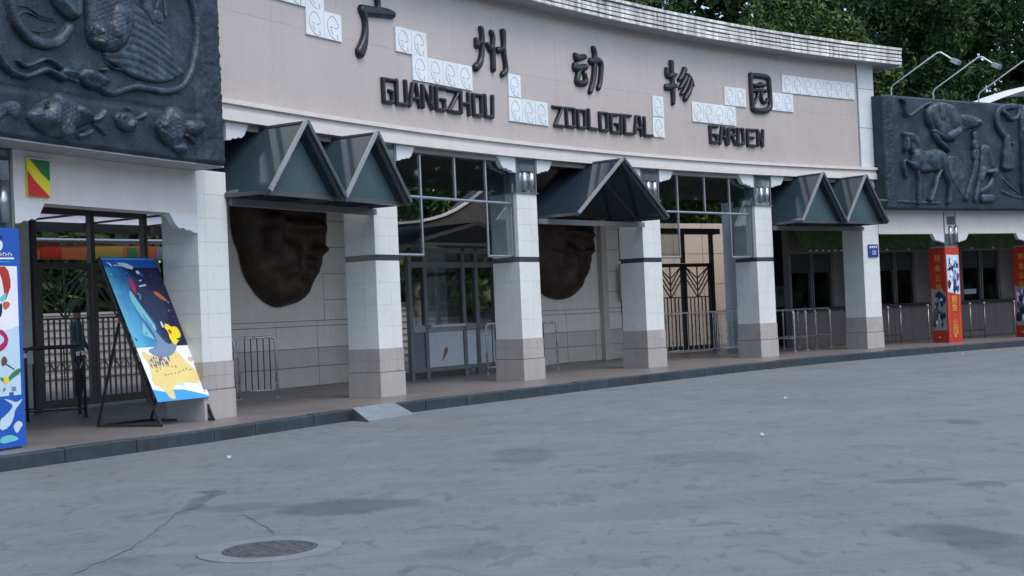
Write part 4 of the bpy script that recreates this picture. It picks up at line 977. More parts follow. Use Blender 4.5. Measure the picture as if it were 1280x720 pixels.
for (p, q) in (((.05, .1, 2.05), (.75, .9, 1.80)), ((1.15, .1, 2.05), (1.7, .9, 1.82)), ((-.4, .3, 1.95), (1.9, .4, 1.86)), ((-.2, .05, .95), (-.2, .05, 2.0)), ((1.7, .05, .95), (1.7, .05, 1.5)), ((1.2, .06, 1.5), (2.0, .06, 1.5))):
    mb = MB(); mb.bar(p, q, .03, .03); obj("roof_brace", mb, mt_steel, bo)
# leaf-shaped orange mark on the panel
mb = MB(); mb.add([(.40, -.0145, .30), (.52, -.0145, .40), (.60, -.0145, .50), (.60, -.0145, .575), (.55, -.0145, .60), (.49, -.0145, .53), (.47, -.0145, .42)], [tuple(range(7))])
obj("printed_mark", mb, flat("brown orange print", (.22, .085, .03)), bo)
mb = MB(); mb.box(-.3, 1.9, .5, 1.2, .0, .12); obj("booth_base", mb, mt_cream, bo)
# gable roof of the booth
zr, ze = 2.98, 2.60
for (xa, xb, za, zb_) in ((1.0, -.75, zr, ze), (1.0, 2.9, zr, ze)):
    mb = MB(); mb.prism([(xa, -.55, za), (xb, -.55, zb_), (xb, 1.7, zb_), (xa, 1.7, za)], (0, 0, -.025), (0, 0, .02)); obj("booth_roof", mb, mt_dark, bo)
    mb = MB(); mb.bar((xa, -.57, za), (xb, -.57, zb_), .04, .07); obj("roof_edge", mb, mt_frame, bo)
mb = MB(); mb.bar((-.75, -.5, 2.56), (2.9, -.5, 2.56), .05, .05); obj("roof_tie", mb, mt_frame, bo)
for xb in (-.75, 2.9):
    mb = MB(); mb.bar((xb, -.55, 2.585), (xb, 1.7, 2.585), .04, .05); obj("roof_tie", mb, mt_frame, bo)

# ================================================================== TICKET WINDOWS
tw = sroot("ticket_wall", 23.5, 3.0, PLAT, "grey ticket office wall at the back of the right wing", "wall", rot=0.0)
random.seed(8)
s = 19.72
while s < 33:
    mb = MB(); mb.cbox(s + .004, s + .60, 2.98, 3.2, PLAT, 1.09, 1); obj("base_panel", mb, mt_ticketwall, tw, True); s += .604
mb = MB(); mb.cbox(19.72, 33, 2.82, 3.2, 1.093, 1.15, 20); obj("counter_shelf", mb, mt_black, tw, True)
wins = [(19.78, 21.25, "ticket window with dark teal panes between the last two arcade columns"), (22.75, 24.15, "dark ticket window between the number plate column and the first red wrap"), (25.85, 27.2, "dark ticket window with a pale notice between the two red wraps"), (28.9, 30.3, "ticket window beyond the second red wrap, at the right edge")]
prev = 19.72
for a, b, _ in wins + [(33, 33, "")]:
    if a - prev > .05:
        for z0, z1 in ((1.153, 1.72), (1.724, 2.55)):
            mb = MB(); mb.cbox(prev + .003, a - .003, 3.0, 3.2, z0, z1, 2); obj("pier_panel", mb, mt_ticketwall, tw, True)
    prev = b
mb = MB(); mb.cbox(19.72, 33, 3.0, 3.2, 2.553, 3.42, 20); obj("wall_head", mb, mt_ticketwall, tw, True)
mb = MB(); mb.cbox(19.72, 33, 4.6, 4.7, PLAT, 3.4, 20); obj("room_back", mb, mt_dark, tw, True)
mt_room = M("dim room things", (.10, .16, .15), .6, var=.5, scale=3)
for a, b, lab in wins:
    t = sroot("ticket_window", (a + b) / 2, 3.05, 1.15, lab, "window", "ticket windows of the right wing", rot=0.0)
    m_ = (a + b) / 2
    for x in (a, m_ - .03, m_ + .04, b - .04):
        mb = MB(); mb.cbox(x + .001, x + .038, 3.02, 3.10, 1.155, 2.55, 1); obj("window_frame", mb, mt_frame, t, True)
    mb = MB(); mb.cbox(a + .04, b - .042, 3.05, 3.11, 2.06, 2.55, 2); obj("roller_blind", mb, mt_teal, t, True)
    for (x0, x1) in ((a + .04, m_ - .032), (m_ + .08, b - .042)):
        mb = MB(); mb.cbox(x0, x1, 3.07, 3.078, 1.16, 2.058, 1); obj("window_pane", mb, mt_boothglass, t, True)
    mb = MB(); mb.cbox(a + .2, a + .5, 3.7, 3.9, 1.2, 1.75, 1); mb.cbox(m_ + .1, m_ + .42, 3.8, 4.0, 1.2, 1.6, 1); obj("room_clutter", mb, mt_room, t, True)
mb = MB(); mb.cbox(25.92, 26.35, 3.03, 3.045, 1.33, 1.47, 1); solo("notice_strip", mb, mt_counter, W(26.1, 3.03, 1.33), label="pale notice strip taped on the ticket window right of the red wrap", cat="notice")
for a, b, lab in ((19.75, 21.75, "dark green cloth valance with a row of bulbs over the arcade ticket window"), (22.45, 24.7, "dark green cloth valance with bulbs left of the first red wrap"), (25.5, 27.75, "dark green cloth valance with bulbs between the two red wraps"), (28.6, 30.8, "dark green cloth valance beyond the second red wrap")):
    t = sroot("green_valance", (a + b) / 2, 2.6, 2.5, lab, "awning", "green valances over the ticket windows", rot=0.0)
    n = 14; mb = MB(); v = []
    for i in range(n + 1):
        x = a + (b - a) * i / n; wob = .02 * math.sin(i * 2.1)
        v += [W(x, 2.94, 3.36), W(x, 2.62 + wob, 2.86), W(x, 2.55 + wob, 2.60)]
    mb.add(v, [(3*i+j, 3*i+3+j, 3*i+4+j, 3*i+1+j) for i in range(n) for j in range(2)])
    obj("cloth", mb, mt_green, t, True, smooth=True)
    mb = MB(); mb.tube([W(a + (b - a) * i / 10, 2.55, 2.575) for i in range(11)], .022, 6); obj("valance_rod", mb, mt_frame, t, True)
    nb = 7 if a < 20 else 3
    for i in range(nb):
        x = a + .25 + (b - a - .7) * i / max(1, nb - 1)
        mb = MB(); mb.tube([W(x - .05, 2.52, 2.60), W(x, 2.50, 2.61), W(x + .05, 2.52, 2.60)], [.012, .026, .012], 8); obj("bulb", mb, mt_bright, t, True, smooth=True)
for x, lab in ((21.62, "thin teal board beside the arcade ticket window"), (24.62, "tall thin teal board left of the first red wrap"), (27.62, "thin teal board left of the second red wrap")):
    mb = MB(); mb.cbox(x, x + .16, 2.7, 2.76, 1.32, 2.5, 1); solo("teal_board", mb, mt_tealboard, W(x, 2.7, 1.32), label=lab, cat="board", group="teal boards by the ticket windows")

# ================================================================== BARRIERS
def barrier(p, q, h, nb, mat, label, barmat=None, loop=True, z_low=.13, name="crowd_barrier", group="steel crowd barriers under the arcade"):
    p = Vector(p); q = Vector(q); L = (q - p).length; rot = math.atan2(q.y - p.y, q.x - p.x)
    r = root(name, (p.x, p.y, PLAT), rot, label, "barrier", group)
    c = .07
    pts = [(0, 0, 0), (0, 0, h - c), (.02, 0, h - .02), (c, 0, h), (L - c, 0, h), (L - .02, 0, h - .02), (L, 0, h - c), (L, 0, 0)]
    mb = MB(); mb.tube(pts, .021, 8); obj("frame", mb, mat, r, smooth=True)
    mb = MB(); mb.tube([(.0, 0, z_low), (L, 0, z_low)], .014, 8); obj("lower_rail", mb, mat, r, smooth=True)
    for k in range(1, nb + 1):
        x = L * k / (nb + 1)
        mb = MB(); mb.tube([(x, 0, z_low), (x, 0, h)], .010, 6, False); obj("bar", mb, barmat or mat, r, smooth=True)
    for x in (0, L):
        mb = MB(); mb.disc((x, 0), .045, 0, .012, 12); obj("foot_plate", mb, mat, r)
        mb = MB(); mb.disc((x, 0), .026, h - .13, h - .07, 10); obj("collar", mb, mt_chrome, r)
    return r
barrier(W(-.10, 3.02, 0), W(.47, 2.56, 0), 1.0, 1, mt_darktube, "dark rounded barrier between the blue banner and the folding poster")
barrier(W(.02, 3.55, 0), W(.98, 3.25, 0), .98, 4, mt_darktube, "dark barrier standing just behind the rounded one by the steel gate")
barrier(W(3.41, 2.53, 0), W(3.87, 2.18, 0), .98, 5, mt_chrome, "polished barrier right of the thick column, before the panelled wall", mt_darktube)
barrier(W(2.75, 3.0, 0), W(3.36, 2.57, 0), .96, 5, mt_chrome, "polished barrier half hidden behind the thick left column", mt_darktube)
barrier(W(9.62, 2.62, 0), W(10.35, 2.5, 0), 1.0, 4, mt_chrome, "polished barrier in front of the ticket booth panels", mt_darktube)
barrier(W(10.15, 1.95, 0), W(10.85, 1.86, 0), .97, 1, mt_chrome, "narrow barrier right of the column below ZOOLOGICAL", mt_darktube)
barrier(W(14.75, 3.1, 0), W(16.98, 2.76, 0), 1.02, 14, mt_chrome, "long polished barrier in front of the patterned brown gate", mt_chrome)
barrier(W(17.02, 2.9, 0), W(18.2, 2.75, 0), 1.02, 6, mt_chrome, "short polished barrier right of the long one, behind the column", mt_chrome)
for k, (s_, d_) in enumerate([(17.62, 1.0), (18.45, 1.35), (19.1, 1.62), (19.75, 1.75)]):
    barrier(W(s_, d_, 0), W(s_ + .05, d_ + 1.1, 0), .98, 0, mt_chrome, ["first", "second", "third", "fourth"][k] + " queue rail from the left at the arcade ticket window", name="queue_rail", group="queue rails at the ticket windows", z_low=.32)
for k, (a, b, lab) in enumerate([(20.6, 21.95, "queue rail fence between number plate column and first red wrap"), (22.95, 25.0, "queue rail fence between the two red wraps"), (26.1, 29.0, "queue rail fence right of the second red wrap")]):
    r = sroot("queue_fence", a, 1.45, PLAT, lab, "barrier", "queue fences of the right wing", rot=0.0)
    mb = MB(); mb.tube([W(a + (b - a) * i / 6, 1.45, 1.13) for i in range(7)], .022, 8); obj("top_rail", mb, mt_darktube, r, True, smooth=True)
    mb = MB(); mb.tube([W(a + (b - a) * i / 6, 1.45, .36) for i in range(7)], .014, 8); obj("lower_rail", mb, mt_darktube, r, True, smooth=True)
    n = int((b - a) / .44)
    for i in range(n + 1):
        x = a + (b - a) * i / n
        mb = MB(); mb.tube([W(x, 1.45, PLAT), W(x, 1.45, 1.11)], .023, 8); po = obj("post", mb, mt_steel, r, True, smooth=True)
        mb = MB(); mb.tube([W(x, 1.45, 1.055), W(x, 1.45, 1.10)], .032, 8); obj("collar", mb, mt_bright, po, True, smooth=True)

# ================================================================== PRINTS: helpers
def print_poly(name, parent, fn, pts, mat, layer, smooth_it=0):
    if smooth_it: pts = smooth_poly(pts, smooth_it)
    mb = MB(); mb.add([fn(u, v, .0025 + .0012 * layer) for u, v in pts], [tuple(range(len(pts)))])
    return obj(name, mb, mat, parent, True)

def text_mesh(body, size):
    c = bpy.data.curves.new("lettering", 'FONT'); c.body = body; c.size = size; c.align_x = 'CENTER'; c.align_y = 'CENTER'
    o = bpy.data.objects.new("lettering", c); col.objects.link(o)
    dg = bpy.context.evaluated_depsgraph_get(); dg.update()
    me = bpy.data.meshes.new_from_object(o.evaluated_get(dg))
    v = [tuple(p.co) for p in me.vertices]; f = [tuple(p.vertices) for p in me.polygons]
    bpy.data.objects.remove(o); bpy.data.curves.remove(c); bpy.data.meshes.remove(me)
    return v, f

def print_text(parent, fn, body, size_u, u, v, aspect, mat, layer=3, sx=1.0):
    """fn(u, v, off); aspect = width/height of the printed area in metres"""
    vv, ff = text_mesh(body, size_u)
    mb = MB(); mb.add([fn(u + x * sx, v + y * aspect, .0025 + .0012 * layer) for x, y, _ in vv], ff)
    return obj("lettering", mb, mat, parent, True)

c_navy = flat("navy print", (.008, .022, .075)); c_blue = flat("blue print", (.012, .095, .46)); c_sky = flat("sky blue print", (.045, .33, .72))
c_white = flat("white print", (.78, .82, .86)); c_yel = flat("pale yellow print", (.72, .60, .22)); c_bright = flat("bright yellow print", (.80, .68, .02))
c_red = flat("red print", (.43, .032, .016)); c_dk = flat("dark print", (.02, .02, .03)); c_grey = flat("grey blue print", (.16, .25, .36)); c_pur = flat("violet print", (.07, .05, .32))
c_org = flat("orange print", (.50, .12, .05)); c_mag = flat("magenta print", (.42, .012, .09)); c_grn = flat("green print", (.03, .20, .08)); c_cyan = flat("cyan print", (.16, .52, .58))
c_gold = flat("gold print", (.62, .42, .05)); c_pale = flat("pale blue print", (.50, .68, .80))

# ---- folding poster
P0 = Vector((-4.367, 16.159, .447)); PT = Vector((-5.091, 16.4465, 2.2544)); WV = Vector((.4726, .7082, 0))
UV_ = PT - P0
Nn = WV.cross(UV_).normalized()
if Nn.y > 0: Nn = -Nn
fl = Vector((-4.3145, 16.138, .15)); bl_ = Vector((-5.2143, 16.4955, .15)); st_ = Vector((-4.844, 16.3484, 1.44))
fp = root("folding_poster", (-4.6, 16.9, PLAT), 0, "leaning blue underwater poster on a black folding frame beside the thick column", "poster stand")
def pf(u, v, o=0.0): return tuple(P0 + WV * u + UV_ * v + Nn * o)
mb = MB(); mb.prism([pf(0, 0), pf(1, 0), pf(1, 1), pf(0, 1)], -Nn * .012, Nn * .002); mb.f = [tuple(reversed(q)) for q in mb.f]; obj("board", mb, c_dk, fp, True)
for o_ in (Vector((0, 0, 0)), WV):
    mb = MB(); mb.bar(fl + o_ - Nn * .02, PT + o_ - Nn * .02, .035, .035); obj("front_leg", mb, mt_black, fp, True)
    mb = MB(); mb.bar(bl_ + o_, st_ + o_ - Nn * .02, .03, .03); obj("rear_leg", mb, mt_black, fp, True)
    mb = MB(); mb.bar(fl + o_ + Vector((0, 0, .016)), bl_ + o_ + Vector((0, 0, .016)), .03, .03); obj("foot_bar", mb, mt_black, fp, True)
mb = MB(); mb.bar(bl_ + Vector((0, 0, .02)), bl_ + WV + Vector((0, 0, .02)), .028, .028); obj("cross_bar", mb, mt_black, fp, True)
mb = MB(); mb.bar(PT - Nn * .02, PT + WV - Nn * .02, .03, .03); obj("cross_bar", mb, mt_black, fp, True)
# the print: sea picture with a colour flow of its own
def sea_material():
    m = bpy.data.materials.new("sea picture print"); m.use_nodes = True
    nt = m.node_tree; N = nt.nodes; Lk = nt.links
    uv = N.new("ShaderNodeUVMap"); uv.uv_map = "print"
    sp = N.new("ShaderNodeSeparateXYZ"); Lk.new(uv.outputs[0], sp.inputs[0])
    no = N.new("ShaderNodeTexNoise"); no.inputs["Scale"].default_value = 3.2; no.inputs["Detail"].default_value = 3; no.inputs["Distortion"].default_value = 1.0; Lk.new(uv.outputs[0], no.inputs["Vector"])
    def mth(op, a, b):
        x = N.new("ShaderNodeMath"); x.operation = op
        for i, q in enumerate((a, b)):
            if isinstance(q, float): x.inputs[i].default_value = q
            else: Lk.new(q, x.inputs[i])
        return x.outputs[0]
    e = mth('ADD', mth('MULTIPLY', sp.outputs[0], 1.25), mth('MULTIPLY', sp.outputs[1], .35))
    e = mth('ADD', e, mth('MULTIPLY', mth('SUBTRACT', no.outputs[0], .5), .9))
    cr = N.new("ShaderNodeValToRGB"); Lk.new(e, cr.inputs[0])
    el = cr.color_ramp.elements
    el[0].position = .20; el[0].color = (.10, .42, .60, 1); el[1].position = 1.0; el[1].color = (.010, .012, .05, 1)
    for p, c in ((.45, (.035, .26, .48, 1)), (.66, (.014, .11, .30, 1)), (.86, (.008, .040, .15, 1))):
        q = el.new(p); q.color = c
    Lk.new(cr.outputs[0], N["Principled BSDF"].inputs["Base Color"]); N["Principled BSDF"].inputs["Roughness"].default_value = .3
    return m
mb = MB(); uvs = [(0, .37), (1, .37), (1, .93), (0, .93)]
mb.add([pf(u, v, .0028) for u, v in uvs], [(0, 1, 2, 3)])
so = obj("sea_print", mb, sea_material(), fp, True)
ul = so.data.uv_layers.new(name="print")
for i, (u, v) in enumerate(uvs): ul.data[i].uv = (u, v)
for nm, pts, m_, ly, sm in [
    ("header_print", [(0,.93),(1,.93),(1,.985),(0,.985)], c_blue, 0, 0), ("edge_print", [(0,.985),(1,.985),(1,1),(0,1)], c_sky, 0, 0),
    ("paper_print", [(0,0),(1,0),(1,.37),(0,.37)], c_white, 0, 0),
    ("strip_print", [(0,0),(1,0),(1,.012),(.55,.07),(.32,.075),(.25,.06),(0,.085)], c_sky, 1, 0),
    ("splash_print", [(.03,.12),(.18,.10),(.26,.01),(.36,.01),(.36,.09),(.60,.12),(.96,.10),(.94,.20),(.80,.26),(.74,.33),(.55,.345),(.45,.30),(.20,.31),(.10,.35),(.05,.33),(.12,.24)], c_yel, 2, 1),
    ("ray_print", [(.17,.35),(.30,.30),(.48,.295),(.62,.31),(.74,.35),(.80,.42),(.76,.44),(.70,.39),(.60,.38),(.50,.45),(.40,.56),(.34,.63),(.38,.53),(.44,.42),(.36,.37)], c_grey, 3, 1),
    ("glow_print", [(.24,.72),(.30,.78),(.36,.70),(.46,.58),(.52,.50),(.46,.47),(.40,.52),(.30,.60)], c_cyan, 1, 1),
    ("fin_print", [(.22,.46),(.40,.42),(.30,.55)], c_cyan, 1, 0),
    ("diver_print", [(.30,.80),(.46,.84),(.62,.78),(.82,.72),(.86,.60),(.72,.52),(.58,.52),(.50,.58),(.40,.68)], c_navy, 2, 1),
    ("mask_print", [(.33,.82),(.40,.86),(.44,.82),(.40,.74),(.36,.74)], c_mag, 3, 1),
    ("coral_print", [(.70,.755),(.80,.76),(.92,.70),(.93,.68),(.82,.70)], c_org, 3, 1),
    ("bubble_print", [(.54,.905),(.60,.91),(.62,.885),(.56,.88)], c_pale, 3, 1), ("bubble_print", [(.50,.80),(.64,.81),(.64,.80),(.50,.79)], c_pale, 3, 0), ("bubble_print", [(.52,.835),(.60,.845),(.58,.83)], c_pale, 3, 0),
    ("bubble_print", [(.62,.50),(.66,.50),(.66,.54),(.63,.55)], c_pale, 3, 1),
    ("logo_plate", [(.26,.965),(.36,.965),(.44,.96),(.54,.935),(.50,.915),(.40,.925),(.30,.945)], c_pale, 3, 0),
    ("logo_hook", [(.06,.965),(.10,.965),(.14,.955),(.15,.935),(.12,.945),(.10,.955)], c_white, 3, 0),
    ("blob_print", [(.66,.50),(.70,.47),(.68,.41),(.74,.37),(.79,.39),(.86,.41),(.92,.44),(.92,.49),(.86,.51),(.80,.50),(.76,.52),(.70,.53)], c_bright, 4, 1),
    ("heart_print", [(.70,.48),(.74,.49),(.77,.47),(.74,.445)], c_red, 5, 1), ("mouth_print", [(.80,.425),(.86,.42),(.90,.435),(.88,.41),(.82,.405)], flat("brown print", (.10, .05, .02)), 5, 1)]:
    print_poly(nm, fp, pf, pts, m_, ly, sm)
random.seed(77)
for k in range(46):   # bubbles, light flecks and fish shapes of the sea picture
    u, v = random.uniform(.04, .96), random.uniform(.40, .90)
    q = random.uniform(.006, .03); e = random.uniform(.3, 1.0); th = random.uniform(0, 3)
    pts = [(u + q * (math.cos(a) * math.cos(th) - e * math.sin(a) * math.sin(th)) * random.uniform(.6, 1.2), v + .45 * q * (math.cos(a) * math.sin(th) + e * math.sin(a) * math.cos(th)) * random.uniform(.6, 1.2)) for a in [i * .785 for i in range(8)]]
    print_poly("fleck_print", fp, pf, pts, random.choice([c_cyan, c_grey, c_navy, c_blue, c_navy, c_sky] if u < .5 else [c_navy, c_blue, c_navy, c_grey, c_blue]), 2.2, 1)
for k in range(14):
    u, v = random.uniform(.05, .95), random.uniform(.10, .34); q = random.uniform(.02, .07)
    pts = [(min(.99, max(.01, u + q * math.cos(a) * random.uniform(.5, 1.3))), v + .4 * q * math.sin(a) * random.uniform(.5, 1.3)) for a in [i * .785 for i in range(8)]]
    print_poly("wash_print", fp, pf, pts, random.choice([c_pale, c_white, flat("peach print", (.70, .48, .28)), flat("cream print", (.76, .70, .45))]), 1.5 + .02 * k, 1)
random.seed(31)
for k in range(9):    # scribbled lines of small unreadable print
    u0 = .14 + k * .043; mb = MB()
    for q in range(3):
        a = u0 + random.uniform(-.012, .012); b = .262 + random.uniform(-.028, .028)
        mb.add([pf(a, b, .0085), pf(a + .028, b + .004, .0085), pf(a + .026, b + .011, .0085), pf(a - .002, b + .009, .0085)], [(0, 1, 2, 3)])
        mb.add([pf(a + .01, b - .014, .0088), pf(a + .018, b - .014, .0088), pf(a + .018, b + .018, .0088), pf(a + .01, b + .018, .0088)], [(0, 1, 2, 3)])
    obj("headline_stroke", mb, c_pur if k % 3 else c_grey, fp, True)
mb = MB()
for row, (v0, n, du) in enumerate(((.215, 9, .075), (.165, 11, .062), (.29, 5, .06))):
    for k in range(n):
        u0 = .20 + k * du + random.uniform(0, .02); vv = v0 + k * .004
        if row == 0 and k in (3, 6): continue
        vv += random.uniform(-.006, .006)
        if random.random() < .2: continue
        for q in range(2):
            th = random.uniform(0, 3.1); ln = random.uniform(.008, .018); a_, b_ = u0 + random.uniform(-.008, .008), vv + random.uniform(-.006, .006)
            dx, dy = math.cos(th) * ln, math.sin(th) * ln * .5; nx, ny = -math.sin(th) * .004, math.cos(th) * .002
            mb.add([pf(a_ - dx - nx, b_ - dy - ny, .008), pf(a_ + dx - nx, b_ + dy - ny, .008), pf(a_ + dx + nx, b_ + dy + ny, .008), pf(a_ - dx + nx, b_ - dy + ny, .008)], [(0, 1, 2, 3)])
obj("small_print", mb, flat("grey brown print", (.14, .12, .13)), fp, True)
mb = MB()
for k in range(12):
    u0 = .18 + k * .02; mb.add([pf(u0, .938 + .004 * (k % 2), .008), pf(u0 + .012, .938, .008), pf(u0 + .012, .948, .008), pf(u0, .950, .008)], [(0, 1, 2, 3)])
obj("small_print", mb, c_white, fp, True)

# ---- blue banner on the left column
bb = sroot("blue_banner", -3.33, -.06, PLAT, "tall blue and white printed banner at the left edge", "banner", rot=0.0)
def bf(u, v, o=0.0): return W(-3.66 + u * .62, -.07 - o, PLAT + .02 + v * 2.30)
mb = MB(); mb.cbox(-3.66, -3.04, -.07, -.022, PLAT + .02, PLAT + 2.32, 1); obj("banner_board", mb, c_blue, bb, True)
for nm, pts, m_, ly, sm in [
    ("picture_print", [(.05,.235),(.92,.235),(.92,.825),(.05,.825)], c_pale, 0, 0), ("picture_print", [(.05,.5),(.92,.55),(.92,.825),(.05,.825)], c_white, 1, 0),
    ("emblem_print", [(.40,.93),(.55,.945),(.62,.93),(.60,.90),(.50,.89)], c_white, 2, 1), ("emblem_print", [(.42,.955),(.56,.965),(.64,.955),(.56,.945)], c_navy, 2, 1),
    ("header_line", [(.30,.862),(.86,.865),(.86,.857),(.30,.854)], c_white, 2, 0), ("header_line", [(.30,.845),(.78,.847),(.78,.842),(.30,.84)], c_sky, 2, 0),
    ("figure_print", [(.45,.82),(.70,.825),(.78,.74),(.70,.70),(.62,.66),(.60,.72),(.55,.78)], c_red, 3, 1), ("figure_print", [(.46,.67),(.60,.70),(.72,.71),(.60,.66)], c_cyan, 3, 1), ("figure_print", [(.55,.66),(.70,.665),(.74,.645),(.60,.62)], c_org, 4, 1), ("figure_print", [(.48,.65),(.56,.66),(.54,.60),(.46,.59)], c_navy, 4, 1),
    ("ring_print", [(.30,.52),(.50,.545),(.68,.50),(.62,.455),(.40,.43),(.34,.455),(.55,.475),(.58,.50),(.45,.525),(.32,.50)], c_mag, 3, 1),
    ("toy_print", [(.48,.40),(.56,.42),(.64,.395),(.58,.375),(.50,.37)], flat("brown grey print", (.12, .07, .04)), 3, 1), ("toy_print", [(.58,.385),(.78,.355),(.78,.35),(.60,.375)], flat("brown print", (.10, .05, .02)), 4, 0),
    ("arm_print", [(.42,.325),(.60,.31),(.76,.345),(.92,.36),(.92,.335),(.74,.315),(.62,.295),(.50,.30)], c_grn, 3, 1), ("hand_print", [(.50,.315),(.62,.325),(.66,.30),(.56,.285)], c_bright, 4, 1),
    ("mark_print", [(.50,.27),(.56,.275),(.56,.26),(.50,.255)], c_grey, 3, 0), ("mark_print", [(.70,.275),(.80,.275),(.80,.255),(.70,.255)], c_grey, 3, 0), ("mark_print", [(.64,.25),(.74,.25),(.74,.236),(.64,.236)], c_blue, 3, 0),
    ("whale_print", [(.40,.13),(.55,.15),(.66,.17),(.72,.19),(.60,.21),(.50,.225),(.66,.215),(.80,.20),(.96,.22),(.84,.185),(.76,.17),(.72,.13),(.60,.09),(.40,.08)], c_pale, 3, 1), ("whale_print", [(.70,.10),(.84,.12),(.94,.10),(.86,.08),(.80,.06),(.74,.07)], c_pale, 3, 1), ("sea_print", [(.40,.05),(.60,.06),(.75,.05),(.85,.03),(.40,.02)], c_cyan, 2, 1)]:
    print_poly(nm, bb, bf, pts, m_, ly, sm)
mb = MB()
for k in range(9):
    u0 = .32 + k * .058
    mb.add([bf(u0, .870, .006), bf(u0 + .012, .870, .006), bf(u0 + .012, .886, .006), bf(u0, .886, .006)], [(0, 1, 2, 3)])
    mb.add([bf(u0 + .015, .876 + .006 * (k % 2), .006), bf(u0 + .042, .876 + .006 * (k % 2), .006), bf(u0 + .042, .880 + .006 * (k % 2), .006), bf(u0 + .015, .880 + .006 * (k % 2), .006)], [(0, 1, 2, 3)])
obj("header_letters", mb, c_white, bb, True)

# ---- red poster wraps round two columns
def wrap(s0, label, chars_l, chars_f):
    r = root("red_poster_wrap", W(s0 - .03, -.03, PLAT), ANG(s0 + .22), label, "poster", "red poster wraps on the right wing columns")
    T = 2.36; wx = .51
    mb = MB(); mb.box(0, wx, 0, .012, 0, T); mb.box(0, .012, .0125, wx, 0, T); mb.box(wx - .012, wx, .0125, wx, 0, T); mb.box(.0125, wx - .0125, wx - .012, wx, 0, T)
    obj("red_board", mb, c_red, r)
    loc, rot = FRAMES[r.name]; cs_, sn_ = math.cos(rot), math.sin(rot)
    def wld(x, y, z): return (loc.x + x * cs_ - y * sn_, loc.y + x * sn_ + y * cs_, loc.z + z)
    def lf(u, v, o=0): return wld(-o, wx * (1 - u), v * T)       # side face, read from back to front
    def ff_(u, v, o=0): return wld(wx * u, -o, v * T)            # front face
    random.seed(int(s0 * 10))
    # side face: gold characters over a grey picture
    print_poly("photo_print", r, lf, [(.06,.13),(.94,.13),(.94,.52),(.70,.565),(.40,.55),(.06,.58)], flat("grey photo print", (.26, .30, .31)), 1)
    for k in range(34):
        u, v, q = random.uniform(.16, .84), random.uniform(.18, .51), random.uniform(.05, .16)
        pts = [(min(.93, max(.07, u + q * math.cos(a) * random.uniform(.5, 1.2))), v + q * .35 * math.sin(a) * random.uniform(.5, 1.4)) for a in [i * .9 for i in range(7)]]
        print_poly("photo_patch", r, lf, pts, random.choice([c_dk, c_navy, c_grey, c_white, flat("olive grey print", (.10, .11, .10))]), 2 + k * .1)
    for k, ch in enumerate(chars_l): print_text(r, lf, ch, .36, .52, .885 - k * .105, wx / T, c_gold, 4)
    mb = MB()
    for u in (.92, .96): mb.add([lf(u, .12, .004), lf(u + .02, .12, .004), lf(u + .02, .98, .004), lf(u, .98, .004)], [(0, 1, 2, 3)])
    obj("edge_line", mb, c_org, r, True)
    mb = MB(); mb.add([lf(.38, .05, .004), lf(.54, .053, .004), lf(.52, .063, .004), lf(.36, .06, .004)], [(0, 1, 2, 3)]); obj("small_mark", mb, c_pale, r, True)
    # front face: pale picture above, gold characters below
    print_poly("picture_print", r, ff_, [(.08,.53),(.94,.50),(.94,.915),(.08,.925)], c_pale, 1)
    for k in range(40):
        u, v, q = random.uniform(.18, .84), random.uniform(.56, .89), random.uniform(.05, .17)
        pts = [(u + q * math.cos(a) * random.uniform(.3, 1.2), v + q * .3 * math.sin(a) * random.uniform(.4, 1.5)) for a in [i * .9 for i in range(7)]]
        print_poly("picture_patch", r, ff_, [(min(.93, max(.09, a)), b) for a, b in pts], random.choice([c_navy, c_dk, c_white, c_grey, c_pale, c_pur]), 2 + k * .1)
    for k, ch in enumerate(chars_f): print_text(r, ff_, ch, .40, .50, .445 - k * .082, wx / T, c_gold, 4)
    mb = MB()
    for u in (.10, .84): mb.add([ff_(u, .05, .004), ff_(u + .05, .05, .004), ff_(u + .05, .49, .004), ff_(u, .49, .004)], [(0, 1, 2, 3)])
    obj("edge_line", mb, c_org, r, True)
    mb = MB(); mb.add([ff_(.42, .055, .004), ff_(.54, .055, .004), ff_(.54, .08, .004), ff_(.42, .08, .004)], [(0, 1, 2, 3)]); obj("small_mark", mb, c_gold, r, True)
wrap(22.0, "red poster wrap with gold characters nearest the number plate column", "鳄鱼公园", "鳄鱼·公园")
wrap(25.1, "red poster wrap with gold characters cut by the right edge of the picture", "鳄鱼公园", "鳄鱼·公园")

# ---- number plate, flag board
npl = sroot("number_plate", 19.34, -.03, 2.30, "small blue plate with white number on the right arcade column", "sign")
mb = MB(); mb.box(-.175, .175, 0, .014, 0, .30); obj("plate", mb, flat("deep blue enamel", (.008, .035, .22)), npl)
loc, rot = FRAMES[npl.name]
def nf(u, v, o=0):
    x, y, z = -.175 + .35 * u, -o, .30 * v
    return (loc.x + x * math.cos(rot) - y * math.sin(rot), loc.y + x * math.sin(rot) + y * math.cos(rot), loc.z + z)
print_text(npl, nf, "120", .42, .53, .34, .35 / .30, c_white, 1, .72)
for k in range(4):
    u = .12 + k * .21
    mb = MB()
    mb.add([nf(u, .70, .004), nf(u + .05, .70, .004), nf(u + .06, .78, .004), nf(u + .13, .70, .004), nf(u + .12, .88, .004), nf(u, .88, .004)], [(0, 1, 2, 3, 4, 5)])
    obj("small_character", mb, c_white, npl, True)

